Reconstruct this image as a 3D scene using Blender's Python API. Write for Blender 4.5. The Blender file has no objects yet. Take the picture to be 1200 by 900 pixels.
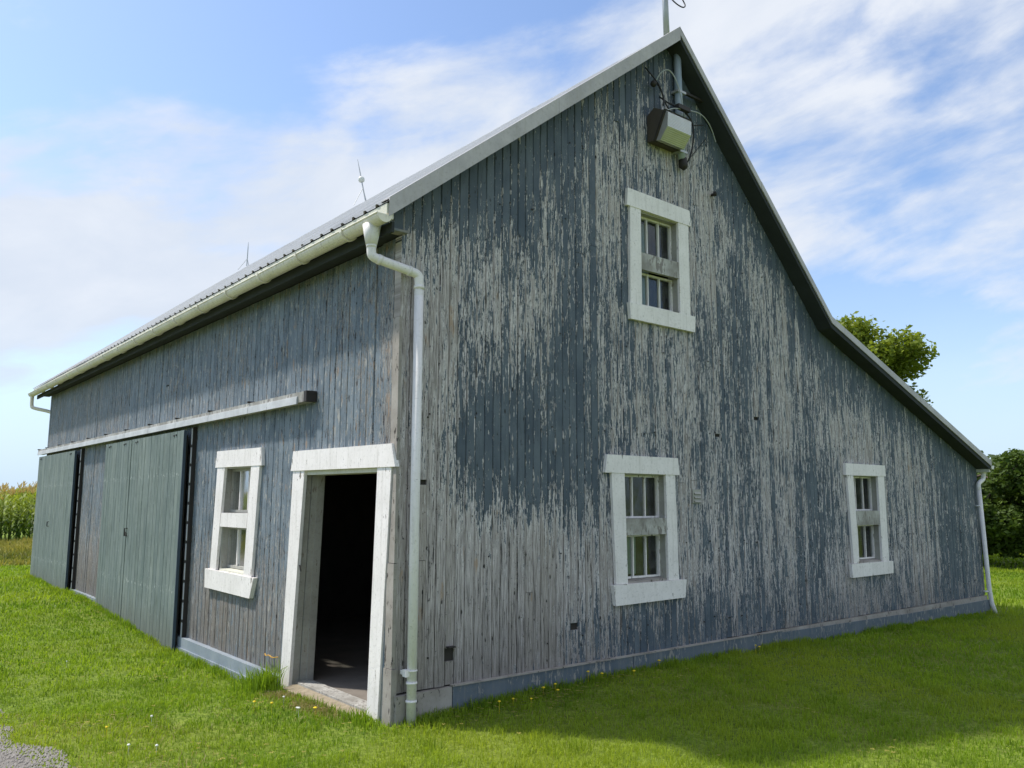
import bpy, math, random
import numpy as np
from mathutils import Vector, Matrix
sc = bpy.context.scene
R = random.Random(7)
NR = np.random.RandomState(11)

# ------------------------------------------------------------------ camera
YAW, PITCH, ROLL, FPX = 0.680508, 0.136499, 0.003407, 974.08
CAM = Vector((-3.3237, -5.4718, 1.65))
fw = Vector((math.sin(YAW)*math.cos(PITCH), math.cos(YAW)*math.cos(PITCH), math.sin(PITCH)))
r0 = Vector((math.cos(YAW), -math.sin(YAW), 0)); u0 = r0.cross(fw)
rt = r0*math.cos(ROLL)+u0*math.sin(ROLL); up = -r0*math.sin(ROLL)+u0*math.cos(ROLL)
cd = bpy.data.cameras.new('camera'); cam = bpy.data.objects.new('camera', cd); sc.collection.objects.link(cam)
M = Matrix((rt, up, -fw)).transposed().to_4x4(); M.translation = CAM; cam.matrix_world = M
cd.sensor_width = 36; cd.lens = FPX/1200*36; cd.clip_start = .05; cd.clip_end = 6000
sc.camera = cam

# ------------------------------------------------------------------ exposure
sc.view_settings.view_transform = 'Standard'; sc.view_settings.look = 'None'
sc.view_settings.exposure = 1.42; sc.view_settings.gamma = 1

# ------------------------------------------------------------------ node expression helper
class N:
    def __init__(s, nt): s.nt = nt; s.n = nt.nodes; s.l = nt.links
    def node(s, t, **k):
        x = s.n.new(t)
        for a, b in k.items(): setattr(x, a, b)
        return x
    def put(s, sock, v):
        if isinstance(v, bpy.types.NodeSocket): s.l.new(v, sock)
        elif v is not None: sock.default_value = v
    def m(s, op, a, b=None, c=None, clamp=False):
        x = s.node('ShaderNodeMath', operation=op, use_clamp=clamp)
        s.put(x.inputs[0], a); s.put(x.inputs[1], b); s.put(x.inputs[2], c)
        return x.outputs[0]
    def add(s, a, b): return s.m('ADD', a, b)
    def sub(s, a, b): return s.m('SUBTRACT', a, b)
    def mul(s, a, b): return s.m('MULTIPLY', a, b)
    def ss(s, v, lo, hi, a=0., b=1.):
        x = s.node('ShaderNodeMapRange', interpolation_type='SMOOTHSTEP')
        s.put(x.inputs[0], v); s.put(x.inputs[1], lo); s.put(x.inputs[2], hi); s.put(x.inputs[3], a); s.put(x.inputs[4], b)
        return x.outputs[0]
    def vec(s, x, y, z):
        c = s.node('ShaderNodeCombineXYZ')
        s.put(c.inputs[0], x); s.put(c.inputs[1], y); s.put(c.inputs[2], z); return c.outputs[0]
    def sep(s, v):
        c = s.node('ShaderNodeSeparateXYZ'); s.put(c.inputs[0], v); return c.outputs
    def noise(s, v, sc_=1., det=4., rough=.55, dist=0.):
        x = s.node('ShaderNodeTexNoise'); s.put(x.inputs['Vector'], v)
        x.inputs['Scale'].default_value = sc_; x.inputs['Detail'].default_value = det
        x.inputs['Roughness'].default_value = rough; x.inputs['Distortion'].default_value = dist
        return x.outputs[0]
    def mix(s, f, a, b, mode='MIX'):
        x = s.node('ShaderNodeMix', data_type='RGBA', blend_type=mode)
        s.put(x.inputs[0], f)
        for i, v in ((6, a), (7, b)):
            if isinstance(v, bpy.types.NodeSocket): s.l.new(v, x.inputs[i])
            else: x.inputs[i].default_value = (*v[:3], 1)
        return x.outputs[2]
    def gauss(s, u, v, cu, cv, ru, rv):
        a = s.mul(s.sub(u, cu), 1/ru); b = s.mul(s.sub(v, cv), 1/rv)
        return s.m('EXPONENT', s.mul(s.add(s.mul(a, a), s.mul(b, b)), -1.))

# ------------------------------------------------------------------ sky and sun
SUN_EL, SUN_AZ = math.radians(56), math.radians(-36)       # azimuth measured from +Y towards +X
w = bpy.data.worlds.new('World'); sc.world = w; w.use_nodes = True
w.node_tree.nodes.clear(); k = N(w.node_tree)
sky = k.node('ShaderNodeTexSky', sky_type='NISHITA'); sky.sun_disc = False
sky.sun_elevation = SUN_EL; sky.sun_rotation = SUN_AZ; sky.air_density = 1.0; sky.dust_density = 1.2; sky.ozone_density = 1.6
g = k.node('ShaderNodeTexCoord').outputs['Generated']
dx, dy, dz = k.sep(g)
dzc = k.m('MAXIMUM', dz, 0.)
inv = k.m('DIVIDE', 1., k.add(dzc, .16))
px, py = k.mul(dx, inv), k.mul(dy, inv)
# frame the cloud layer's own axes: a runs across the view, e is elevation
a_ = k.m('ARCTAN2', k.sub(k.mul(dx, math.cos(YAW)), k.mul(dy, math.sin(YAW))), k.add(k.mul(dx, math.sin(YAW)), k.mul(dy, math.cos(YAW))))
e_ = k.m('ARCSINE', dz)
w1 = k.noise(k.vec(px, py, 3.1), 1.1, 3, .5)
qx = k.add(k.mul(a_, 1.3), k.mul(w1, .55)); qy = k.sub(k.mul(e_, 3.6), k.mul(a_, .75))
c1 = k.noise(k.vec(qx, qy, .7), 1.55, 8, .56, .25)
c2 = k.noise(k.vec(k.add(k.mul(a_, 2.6), 4.), k.sub(k.mul(e_, 5.), k.mul(a_, .9)), k.mul(w1, .6)), 1.7, 8, .55, .3)
dens = k.add(k.mul(c1, .62), k.mul(c2, .38))
# the band of thin cloud that rises from left to right, and the thicker cloud to the right
band = k.m('EXPONENT', k.mul(k.m('POWER', k.mul(k.sub(k.sub(e_, .46), k.mul(a_, .40)), 1/.13), 2.), -1.))
band = k.mul(band, k.ss(a_, .3, .1))
right = k.mul(k.ss(a_, .04, .28), k.ss(e_, .17, .33))
dens = k.add(dens, k.add(k.mul(band, .175), k.mul(right, .105)))
dens = k.sub(dens, k.mul(k.gauss(a_, e_, -.32, .60, .36, .14), .22))
dens = k.sub(dens, k.mul(k.gauss(a_, e_, .0, .66, .16, .10), .14))
dens = k.sub(dens, k.mul(k.gauss(a_, e_, -.02, .58, .12, .06), .05))
dens = k.add(dens, k.mul(k.ss(e_, .72, 1.), .12))  # extra cloud added above the view to brighten the shaded walls
dens = k.add(dens, k.mul(k.sub(k.noise(k.vec(k.add(k.mul(a_, 2.), 3.), k.sub(k.mul(e_, 7.), k.mul(a_, 1.6)), k.mul(w1, .8)), 2.2, 8, .6, .5), .5), .20))
cl = k.mul(k.ss(dens, .465, .65), .95)
low = k.ss(e_, .36, -.02, 0., .34)                        # pale summer haze low down
cl = k.m('MAXIMUM', cl, low)
skyc = k.mix(1., sky.outputs[0], (.84, .89, .96), 'MULTIPLY')
cc = k.ss(c2, .3, .75)
cloudc = k.mix(cc, (3.15, 3.45, 3.95), (3.85, 4.02, 4.32))
colr = k.mix(cl, skyc, cloudc)
hz = k.ss(e_, .22, -.02, 0., .8)
colr = k.mix(hz, colr, (2.75, 3.7, 4.75))
bg = k.node('ShaderNodeBackground'); k.put(bg.inputs[0], colr); bg.inputs[1].default_value = .085
k.l.new(bg.outputs[0], k.node('ShaderNodeOutputWorld').inputs[0])
sl = bpy.data.lights.new('sun', 'SUN'); sl.energy = 1.85; sl.angle = math.radians(2.5); sl.color = (1, .95, .86)
sun = bpy.data.objects.new('sun', sl); sc.collection.objects.link(sun)
sd = Vector((math.sin(SUN_AZ)*math.cos(SUN_EL), math.cos(SUN_AZ)*math.cos(SUN_EL), math.sin(SUN_EL)))
sun.rotation_euler = sd.to_track_quat('Z', 'Y').to_euler(); sun.location = sd*60

# ------------------------------------------------------------------ materials
def new_mat(name, rough=.8, spec=.3, metal=0.):
    m = bpy.data.materials.new(name); m.use_nodes = True; m.node_tree.nodes.clear()
    k = N(m.node_tree); b = k.node('ShaderNodeBsdfPrincipled'); o = k.node('ShaderNodeOutputMaterial')
    k.l.new(b.outputs[0], o.inputs[0])
    b.inputs['Roughness'].default_value = rough; b.inputs['Specular IOR Level'].default_value = spec; b.inputs['Metallic'].default_value = metal
    return m, k, b
def bump(k, b, h, dist=.002, st=.7):
    n = k.node('ShaderNodeBump'); n.inputs['Strength'].default_value = st; n.inputs['Distance'].default_value = dist
    k.put(n.inputs['Height'], h); k.l.new(n.outputs[0], b.inputs['Normal'])
def pos(k): return k.node('ShaderNodeNewGeometry').outputs['Position']
def orand(k): return k.node('ShaderNodeObjectInfo').outputs['Random']

def roof_z(x):          # top of the roof sheets over the gable profile
    if x < 3.22: return 3.89+(x+.235)*.7800
    if x < 5.97: return 6.585-(x-3.22)*.9982
    return 3.84-(x-5.97)*.3721

def peeling(name, axis):
    m, k, b = new_mat(name, .82, .25)
    P = k.sep(pos(k)); u = P[0] if axis == 'x' else P[1]; z = P[2]; rnd = orand(k)
    ro = k.mul(rnd, 37.)
    wob = k.mul(k.sub(k.noise(k.vec(k.mul(u, 6), ro, k.mul(z, 2.5)), 1., 3), .5), .012)
    uu = k.add(u, wob)
    big = k.noise(k.vec(k.mul(u, 1.0), 2., k.mul(z, .8)), 1., 4, .6)
    mid = k.noise(k.vec(k.mul(uu, 7.), k.mul(ro, .15), k.mul(z, 1.5)), 1., 5, .65)
    st = k.noise(k.vec(k.mul(uu, 46.), ro, k.mul(z, 3.4)), 1., 6, .68)
    fine = k.noise(k.vec(k.mul(uu, 150.), ro, k.mul(z, 26.)), 1., 4, .7)
    grain = k.noise(k.vec(k.mul(uu, 240.), ro, k.mul(z, 5.)), 1., 4, .65)
    chip = k.noise(k.vec(k.mul(u, 60.), 5., k.mul(z, 42.)), 1., 3, .6)
    gen = k.sep(k.node('ShaderNodeTexCoord').outputs['Generated']); gu = gen[0] if axis == 'x' else gen[1]
    rim = k.ss(k.m('ABSOLUTE', k.mul(k.sub(gu, .5), 2.)), .45, 1.)          # paint goes first along the board edges
    rim = k.mul(rim, k.ss(k.noise(k.vec(k.mul(u, 9.), ro, k.mul(z, 3.)), 1., 3), .38, .62))
    if axis == 'x':
        zl = k.add(3.89, k.mul(k.add(u, .235), .78))
        zr = k.sub(6.585, k.mul(k.sub(u, 3.22), .9982)); zs = k.sub(3.84, k.mul(k.sub(u, 5.97), .3721))
        zr = k.m('MAXIMUM', zr, zs)
        zt = k.m('MINIMUM', zl, zr)
        under = k.sub(zt, z)
        keep = k.mul(k.ss(under, 1.15, .05), .15)                       # paint kept under the rake
        g1 = lambda cu, cv, ru, rv, a: k.mul(k.gauss(u, z, cu, cv, ru, rv), a)
        keep = k.add(keep, g1(1.15, 2.05, .75, .5, .17))
        keep = k.add(keep, g1(2.1, 1.9, .35, .5, .08))
        keep = k.add(keep, g1(1.25, 4.2, .3, .9, .08))
        keep = k.add(keep, g1(1.75, 3.0, .6, .7, .07))
        keep = k.add(keep, g1(4.2, 3.2, .7, .9, .05))
        keep = k.add(keep, g1(1.9, 3.7, .5, 1.3, .06))
        keep = k.add(keep, g1(5.7, 1.6, .42, 1.4, .09))
        keep = k.add(keep, g1(9.6, 1.0, .8, .9, .13))
        keep = k.add(keep, g1(2.9, .35, 1.6, .35, .10))
        keep = k.sub(keep, g1(.75, .65, 1.2, .85, .27))
        keep = k.sub(keep, g1(.25, 2.2, .22, 1.4, .16))
        keep = k.sub(keep, g1(.9, 3.3, .9, .5, .06))
        keep = k.sub(keep, g1(7.0, 2.4, 1.6, .5, .04))
        keep = k.sub(keep, g1(3.9, 4.6, .6, 1.0, .03))
        st2 = k.noise(k.vec(k.mul(uu, 78.), k.add(ro, 4.), k.mul(z, 8.5)), 1., 5, .7)
        v = k.add(k.add(k.mul(big, .22), k.mul(mid, .26)), k.add(k.mul(st, .58), k.mul(fine, .22)))
        v = k.add(v, k.add(k.mul(rnd, .10), k.add(k.mul(chip, .10), k.mul(k.sub(st2, .0), .34))))
        v = k.sub(v, .09)
        fl1 = k.ss(k.noise(k.vec(k.mul(uu, 34.), k.mul(ro, .7), k.mul(z, 8.)), 1., 5, .72), .57, .63)
        fl2 = k.ss(k.noise(k.vec(k.mul(uu, 40.), k.add(ro, 9.), k.mul(z, 6.)), 1., 5, .72), .57, .63)
        v = k.sub(k.add(k.sub(v, k.mul(keep, .9)), k.mul(fl1, .12)), k.mul(fl2, .12))
        v = k.add(v, k.mul(rim, .10))
        t0 = .800
    else:
        keep = k.mul(k.ss(z, .35, 1.6), .175)
        keep = k.sub(keep, k.mul(k.ss(u, 6., 10.5), .05))
        keep = k.add(keep, k.mul(k.gauss(u, z, 2.2, 2.2, 2.2, .6), .05))
        keep = k.sub(keep, k.mul(k.gauss(u, z, .15, 2., .22, 2.6), .12))
        v = k.add(k.add(k.mul(big, .20), k.mul(mid, .28)), k.add(k.mul(st, .62), k.mul(fine, .40)))
        v = k.sub(v, .10)
        v = k.add(v, k.add(k.mul(rnd, .08), k.mul(chip, .20)))
        fl1 = k.ss(k.noise(k.vec(k.mul(uu, 30.), k.mul(ro, .7), k.mul(z, 9.)), 1., 5, .72), .55, .61)
        fl2 = k.ss(k.noise(k.vec(k.mul(uu, 40.), k.add(ro, 9.), k.mul(z, 6.)), 1., 5, .72), .57, .63)
        v = k.sub(k.add(k.sub(v, keep), k.mul(fl1, .13)), k.mul(fl2, .10))
        v = k.add(v, k.mul(rim, .07))
        t0 = .70
    bare = k.ss(v, t0, t0+.022)                       # 0 paint, 1 gone
    prim = k.sub(1., k.ss(v, t0+.02, t0+.13))         # pale primer left close to the paint
    prim = k.mul(prim, k.ss(fine, .40, .50))
    pv = k.ss(k.noise(k.vec(k.mul(u, 3.), ro, k.mul(z, 2.)), 1., 4), .3, .7)
    if axis == 'x':
        paint = k.mix(pv, (.070, .092, .120), (.124, .150, .178))
        wood = k.mix(k.ss(grain, .3, .7), (.14, .127, .122), (.66, .605, .60))
        wood = k.mix(k.ss(rnd, .0, 1., .0, .4), wood, (.30, .265, .225))
        pale = k.mix(k.ss(grain, .3, .7), (.54, .52, .52), (.84, .80, .80))
    else:
        paint = k.mix(pv, (.112, .145, .176), (.20, .238, .272))
        wood = k.mix(k.ss(grain, .3, .7), (.055, .053, .054), (.33, .32, .315))
        wood = k.mix(k.ss(rnd, .5, 1., .0, .4), wood, (.25, .20, .15))
        pale = k.mix(k.ss(grain, .3, .7), (.26, .27, .275), (.50, .50, .49))
    warm = k.mul(k.ss(k.noise(k.vec(k.mul(u, 11.), ro, k.mul(z, 3.)), 1., 3), .66, .74), .6)
    wood = k.mix(warm, wood, (.36, .235, .14))
    pm = k.mul(prim, .85 if axis == 'x' else .6)
    c = k.mix(pm, wood, pale)
    paint = k.mix(k.ss(grain, .25, .55, .25, 0.), paint, (.03, .045, .06))
    c = k.mix(bare, paint, c)
    # dark knots, splits, nail marks
    vor = k.node('ShaderNodeTexVoronoi'); k.put(vor.inputs['Vector'], k.vec(k.mul(u, 14.), ro, k.mul(z, 5.))); vor.inputs['Scale'].default_value = 1.
    knot = k.mul(k.ss(vor.outputs['Distance'], .13, .07), k.ss(k.noise(k.vec(k.mul(u, 5.), ro, k.mul(z, 5.)), 1., 2), .52, .56))
    split = k.mul(k.ss(k.noise(k.vec(k.mul(uu, 70.), ro, k.mul(z, 3.)), 1., 5, .7), .41, .355), .9)
    dk = k.m('MAXIMUM', knot, k.mul(split, k.add(.35, k.mul(bare, .65))))
    pu, pz, plo = (34., 13., .36) if axis == 'x' else (24., 7.5, .39)
    pock = k.noise(k.vec(k.mul(uu, pu), k.add(ro, 2.), k.mul(z, pz)), 1., 5, .7)
    if axis == 'y':
        c = k.mix(k.mul(k.ss(pock, .585, .62), .8), c, (.40, .385, .35))
        tan_ = k.noise(k.vec(k.mul(uu, 20.), k.add(ro, 7.), k.mul(z, 5.)), 1., 4, .65)
        c = k.mix(k.mul(k.ss(tan_, .62, .66), .7), c, (.30, .215, .15))
    dk = k.m('MAXIMUM', dk, k.mul(k.ss(pock, plo, plo-.035), .88))
    dk = k.m('MAXIMUM', dk, k.mul(k.ss(chip, .37, .31), .85 if axis == 'y' else .6))
    c = k.mix(dk, c, (.022, .020, .020))
    edge = k.mul(k.mul(k.ss(v, t0-.022, t0-.004), k.ss(v, t0+.030, t0+.006)), k.ss(st, .46, .56))  # shadow of curled flakes painted as a dark rim, with grime and bare wood
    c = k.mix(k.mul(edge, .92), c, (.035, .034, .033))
    # splash dirt low down
    dirt = k.mul(k.ss(k.add(z, k.mul(mid, .5)), 1.35, .25), .60 if axis == 'x' else .5)
    c = k.mix(k.mul(dirt, bare), c, (.12, .105, .09))
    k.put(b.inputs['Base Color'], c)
    k.put(b.inputs['Roughness'], k.add(.62, k.mul(bare, .25)))
    h = k.sub(k.add(k.mul(k.sub(1., bare), .5), k.mul(grain, .35)), k.mul(dk, 1.1))
    bump(k, b, h, .003, .8)
    return m
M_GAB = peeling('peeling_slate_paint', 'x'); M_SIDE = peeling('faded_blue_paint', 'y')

def painted(name, c0, c1, woodc=(.24, .21, .18), chipt=.35, rough=.55, dirt=.25, grain_amt=.15, edgew=.0):
    m, k, b = new_mat(name, rough, .35)
    p = pos(k); P = k.sep(p); rnd = orand(k)
    n1 = k.noise(p, 3.5, 5, .6); n2 = k.noise(p, 38., 5, .7)
    ed = k.noise(k.vec(k.mul(P[0], 30.), k.mul(P[1], 30.), k.mul(P[2], 9.)), 1., 5, .65)
    c = k.mix(k.ss(n1, .3, .7), c0, c1)
    c = k.mix(k.mul(k.ss(n2, .5, .8), dirt), c, (.20, .18, .14))
    crk = k.noise(k.vec(k.mul(P[0], 14.), k.mul(P[1], 14.), k.mul(P[2], 95.)), 1., 4, .7); crv = k.noise(k.vec(k.mul(P[0], 95.), k.mul(P[1], 95.), k.mul(P[2], 9.)), 1., 4, .7)
    c = k.mix(k.mul(k.ss(k.m('MINIMUM', crk, crv), .335, .30), .5*min(1, dirt*2.5)), c, (.10, .09, .075))
    drip = k.noise(k.vec(k.mul(P[0], 30.), k.mul(P[1], 30.), k.mul(P[2], 1.6)), 1., 4, .6)
    c = k.mix(k.mul(k.ss(drip, .5, .72), dirt*.6), c, (.34, .31, .26))
    gc = k.sep(k.node('ShaderNodeTexCoord').outputs['Generated'])
    eg = k.m('MAXIMUM', k.m('MULTIPLY', k.m('ABSOLUTE', k.sub(gc[2], .5)), 2.), k.m('MINIMUM', k.mul(k.m('ABSOLUTE', k.sub(gc[0], .5)), 2.), k.mul(k.m('ABSOLUTE', k.sub(gc[1], .5)), 2.)))
    ch = k.ss(k.sub(k.add(k.mul(ed, .7), k.mul(n1, .3)), k.mul(k.ss(eg, .82, 1.), edgew)), chipt, chipt-.02)
    c = k.mix(ch, c, woodc)
    k.put(b.inputs['Base Color'], c)
    bump(k, b, k.sub(k.mul(n2, .4), ch), .002, .5)
    return m
M_WHITE = painted('white_trim_paint', (.88, .83, .81), (.79, .745, .72), chipt=.375, dirt=.4, edgew=.055)
M_CREAM = painted('cream_trim_paint', (.66, .65, .55), (.56, .55, .46), chipt=.33, dirt=.4)
M_REVEAL = painted('dirty_reveal_paint', (.40, .39, .35), (.30, .29, .26), chipt=.40, dirt=.6)
M_RAIL = painted('flaking_white_rail', (.52, .51, .48), (.22, .205, .18), woodc=(.22, .20, .18), chipt=.46, dirt=.5)
M_BASE = painted('blue_base_board_paint', (.080, .108, .140), (.125, .150, .18), woodc=(.28, .265, .25), chipt=.44, dirt=.5)
M_BASEL = painted('pale_base_board_paint', (.22, .26, .31), (.29, .33, .37), woodc=(.2, .19, .18), chipt=.38, dirt=.3)
M_ROUGH = painted('rough_weathered_wood', (.26, .235, .21), (.38, .35, .32), woodc=(.07, .06, .055), chipt=.42, dirt=.5, rough=.9)
M_BLUEB = painted('half_painted_board', (.16, .20, .25), (.34, .30, .25), woodc=(.1, .09, .08), chipt=.40, dirt=.4, rough=.85)
M_TRACK = painted('grey_metal_rail_cover', (.56, .57, .58), (.42, .43, .44), woodc=(.15, .13, .12), chipt=.36, rough=.45, dirt=.35)
M_METAL = painted('galvanised_sheet', (.46, .47, .48), (.36, .37, .385), woodc=(.24, .21, .19), chipt=.33, rough=.38, dirt=.3)
M_RAKE = painted('rake_flashing_metal', (.50, .475, .475), (.38, .36, .365), woodc=(.27, .22, .18), chipt=.36, rough=.45, dirt=.5)
M_PVC = painted('white_plastic_pipe', (.84, .80, .79), (.76, .73, .71), woodc=(.6, .6, .55), chipt=.30, rough=.45, dirt=.35)
M_GUT = painted('old_cream_gutter', (.83, .78, .68), (.72, .67, .56), woodc=(.36, .34, .26), chipt=.34, rough=.5, dirt=.55)
M_CONDUIT = painted('blue_grey_conduit', (.26, .33, .38), (.36, .41, .44), woodc=(.2, .2, .2), chipt=.33, rough=.5, dirt=.3)

def flat(name, c, rough=.7, metal=0., var=.3, scl=8.):
    m, k, b = new_mat(name, rough, .3, metal)
    n = k.noise(pos(k), scl, 5, .6)
    k.put(b.inputs['Base Color'], k.mix(n, [x*(1-var) for x in c], [min(1, x*(1+var)) for x in c]))
    bump(k, b, n, .002, .4)
    return m
M_DARKW = flat('dark_old_timber', (.045, .04, .035), .9)
M_SOFFIT = flat('dark_soffit_timber', (.036, .041, .044), .9, var=.35, scl=5.)
M_FASCIA = flat('dark_blue_fascia', (.060, .085, .115), .8)
M_IRON = flat('dark_iron', (.035, .03, .028), .6)
M_BROWN = flat('brown_lamp_housing', (.075, .062, .050), .55)
M_STEEL = flat('grey_steel', (.42, .43, .44), .45, .4)
M_CABLE = flat('black_cable', (.025, .025, .025), .6)
M_WIRE = flat('pale_wire', (.38, .40, .40), .4)
M_FLOOR = flat('dusty_concrete_floor', (.20, .175, .15), .95, var=.4, scl=4.)
M_CURT = flat('pale_green_curtain', (.42, .50, .44), .9, var=.15)
M_ORANGE = flat('orange_twine', (.55, .30, .05), .7)
M_SILLW = flat('straw_coloured_threshold', (.29, .24, .17), .95, var=.5, scl=22.)
M_INT = flat('interior_boarding', (.07, .06, .05), .9, var=.3)
M_PORC = flat('white_porcelain_ball', (.7, .7, .68), .3, var=.1)

def green_door():
    m, k, b = new_mat('faded_green_door_paint', .75, .25)
    P = k.sep(pos(k)); u, z = P[1], P[2]; rnd = orand(k); ro = k.mul(rnd, 31.)
    n1 = k.noise(k.vec(k.mul(u, 1.4), ro, k.mul(z, 1.1)), 1., 5, .6)
    st = k.noise(k.vec(k.mul(u, 55.), ro, k.mul(z, 4.)), 1., 5, .65)
    ch = k.add(k.noise(k.vec(k.mul(u, 34.), 1., k.mul(z, 13.)), 1., 6, .75), k.mul(k.sub(k.noise(k.vec(k.mul(u, 2.5), 6., k.mul(z, 1.6)), 1., 3), .5), .22))
    c = k.mix(k.ss(n1, .3, .7), (.12, .160, .142), (.215, .255, .225))
    c = k.mix(k.ss(st, .4, .62, 0., .6), c, (.20, .235, .235))
    c = k.mix(k.ss(k.noise(k.vec(k.mul(u, 5.), ro, k.mul(z, 2.2)), 1., 5, .7), .5, .62, 0., .45), c, (.09, .115, .105))
    c = k.mix(k.ss(rnd, 0., 1., 0., .3), c, (.11, .15, .15))
    c = k.mix(k.mul(k.ss(ch, .61, .66), .6), c, (.42, .46, .42))
    c = k.mix(k.mul(k.ss(st, .38, .32), .7), c, (.04, .055, .05))
    for zr, wr in ((.60, .04), (1.98, .03)):
        g_ = k.mul(k.sub(k.add(z, k.mul(u, .01)), zr), 1/wr); g_ = k.m('EXPONENT', k.mul(k.mul(g_, g_), -1.))
        c = k.mix(k.mul(k.mul(g_, .6), k.ss(k.noise(k.vec(k.mul(u, 26.), 3., k.mul(z, 16.)), 1., 3, .6), .56, .63)), c, (.50, .53, .49))
    c = k.mix(k.ss(k.add(z, k.mul(st, .7)), .85, .25, 0., .5), c, (.13, .125, .10))
    k.put(b.inputs['Base Color'], c)
    bump(k, b, k.add(st, k.mul(ch, .4)), .002, .5); return m
M_GREEN = green_door()

def glass():
    m = bpy.data.materials.new('dusty_window_glass'); m.use_nodes = True; m.node_tree.nodes.clear(); k = N(m.node_tree)
    gl = k.node('ShaderNodeBsdfGlossy'); gl.inputs['Roughness'].default_value = .10; gl.inputs['Color'].default_value = (.9, .93, .95, 1)
    tr = k.node('ShaderNodeBsdfTransparent'); tr.inputs[0].default_value = (.75, .80, .78, 1)
    df = k.node('ShaderNodeBsdfDiffuse'); df.inputs[0].default_value = (.30, .31, .29, 1)
    fr = k.node('ShaderNodeFresnel'); fr.inputs[0].default_value = 1.6
    n = k.noise(pos(k), 4., 2); bp = k.node('ShaderNodeBump'); bp.inputs['Distance'].default_value = .006; bp.inputs['Strength'].default_value = .5
    k.put(bp.inputs['Height'], n); k.l.new(bp.outputs[0], gl.inputs['Normal'])
    a = k.node('ShaderNodeMixShader'); k.put(a.inputs[0], k.add(k.mul(fr.outputs[0], .6), .03)); k.l.new(tr.outputs[0], a.inputs[1]); k.l.new(gl.outputs[0], a.inputs[2])
    b2 = k.node('ShaderNodeMixShader'); k.put(b2.inputs[0], k.ss(k.noise(pos(k), 9., 4), .35, .8, .03, .22)); k.l.new(a.outputs[0], b2.inputs[1]); k.l.new(df.outputs[0], b2.inputs[2])
    k.l.new(b2.outputs[0], k.node('ShaderNodeOutputMaterial').inputs[0]); return m
M_GLASS = glass()
def lens():
    m, k, b = new_mat('frosted_lamp_lens', .25, .5)
    P = k.sep(pos(k))
    rid = k.m('SINE', k.mul(P[2], 420.))
    k.put(b.inputs['Base Color'], k.mix(k.noise(pos(k), 9., 3), (.30, .29, .28), (.44, .43, .41)))
    b.inputs['Transmission Weight'].default_value = .25
    bump(k, b, rid, .002, .5); return m
M_LENS = lens()

def leafmat(name, lo, hi, tr=.35, yl=None):
    m = bpy.data.materials.new(name); m.use_nodes = True; m.node_tree.nodes.clear(); k = N(m.node_tree)
    at = k.node('ShaderNodeAttribute'); at.attribute_name = 'rnd'
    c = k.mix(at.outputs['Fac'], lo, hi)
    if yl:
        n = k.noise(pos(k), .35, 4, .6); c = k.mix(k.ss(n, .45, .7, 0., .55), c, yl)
    d = k.node('ShaderNodeBsdfPrincipled'); d.inputs['Roughness'].default_value = .55; d.inputs['Specular IOR Level'].default_value = .25
    t = k.node('ShaderNodeBsdfTranslucent'); k.put(d.inputs['Base Color'], c)
    k.put(t.inputs[0], k.mix(1., c, (1.25, 1.25, .7), 'MULTIPLY'))
    x = k.node('ShaderNodeMixShader'); x.inputs[0].default_value = tr
    k.l.new(d.outputs[0], x.inputs[1]); k.l.new(t.outputs[0], x.inputs[2])
    k.l.new(x.outputs[0], k.node('ShaderNodeOutputMaterial').inputs[0]); return m
M_GRASS = leafmat('lawn_grass_blades', (.125, .225, .016), (.33, .44, .036), .48, (.38, .42, .045))
M_STRAW = leafmat('dry_grass', (.28, .24, .09), (.42, .36, .17), .3)
M_CORN = leafmat('corn_leaves', (.045, .10, .012), (.30, .36, .045), .38)
M_TASSEL = leafmat('corn_tassels', (.48, .33, .12), (.62, .47, .22), .2)
M_MAPLE = leafmat('maple_leaves', (.12, .17, .018), (.27, .32, .04), .4)
M_DLEAF = leafmat('dark_green_leaves', (.028, .060, .012), (.13, .19, .03), .3)
M_WEED = leafmat('weed_leaves', (.07, .13, .02), (.40, .34, .09), .35)
M_HLEAF = leafmat('far_leaves', (.06, .09, .035), (.10, .14, .05), .2)
M_BARK = flat('grey_brown_bark', (.11, .09, .07), .95, var=.4, scl=12.)
M_YEL = flat('yellow_petals', (.75, .55, .02), .6, var=.1)
M_WPET = flat('white_petals', (.75, .75, .7), .6, var=.1)

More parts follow.
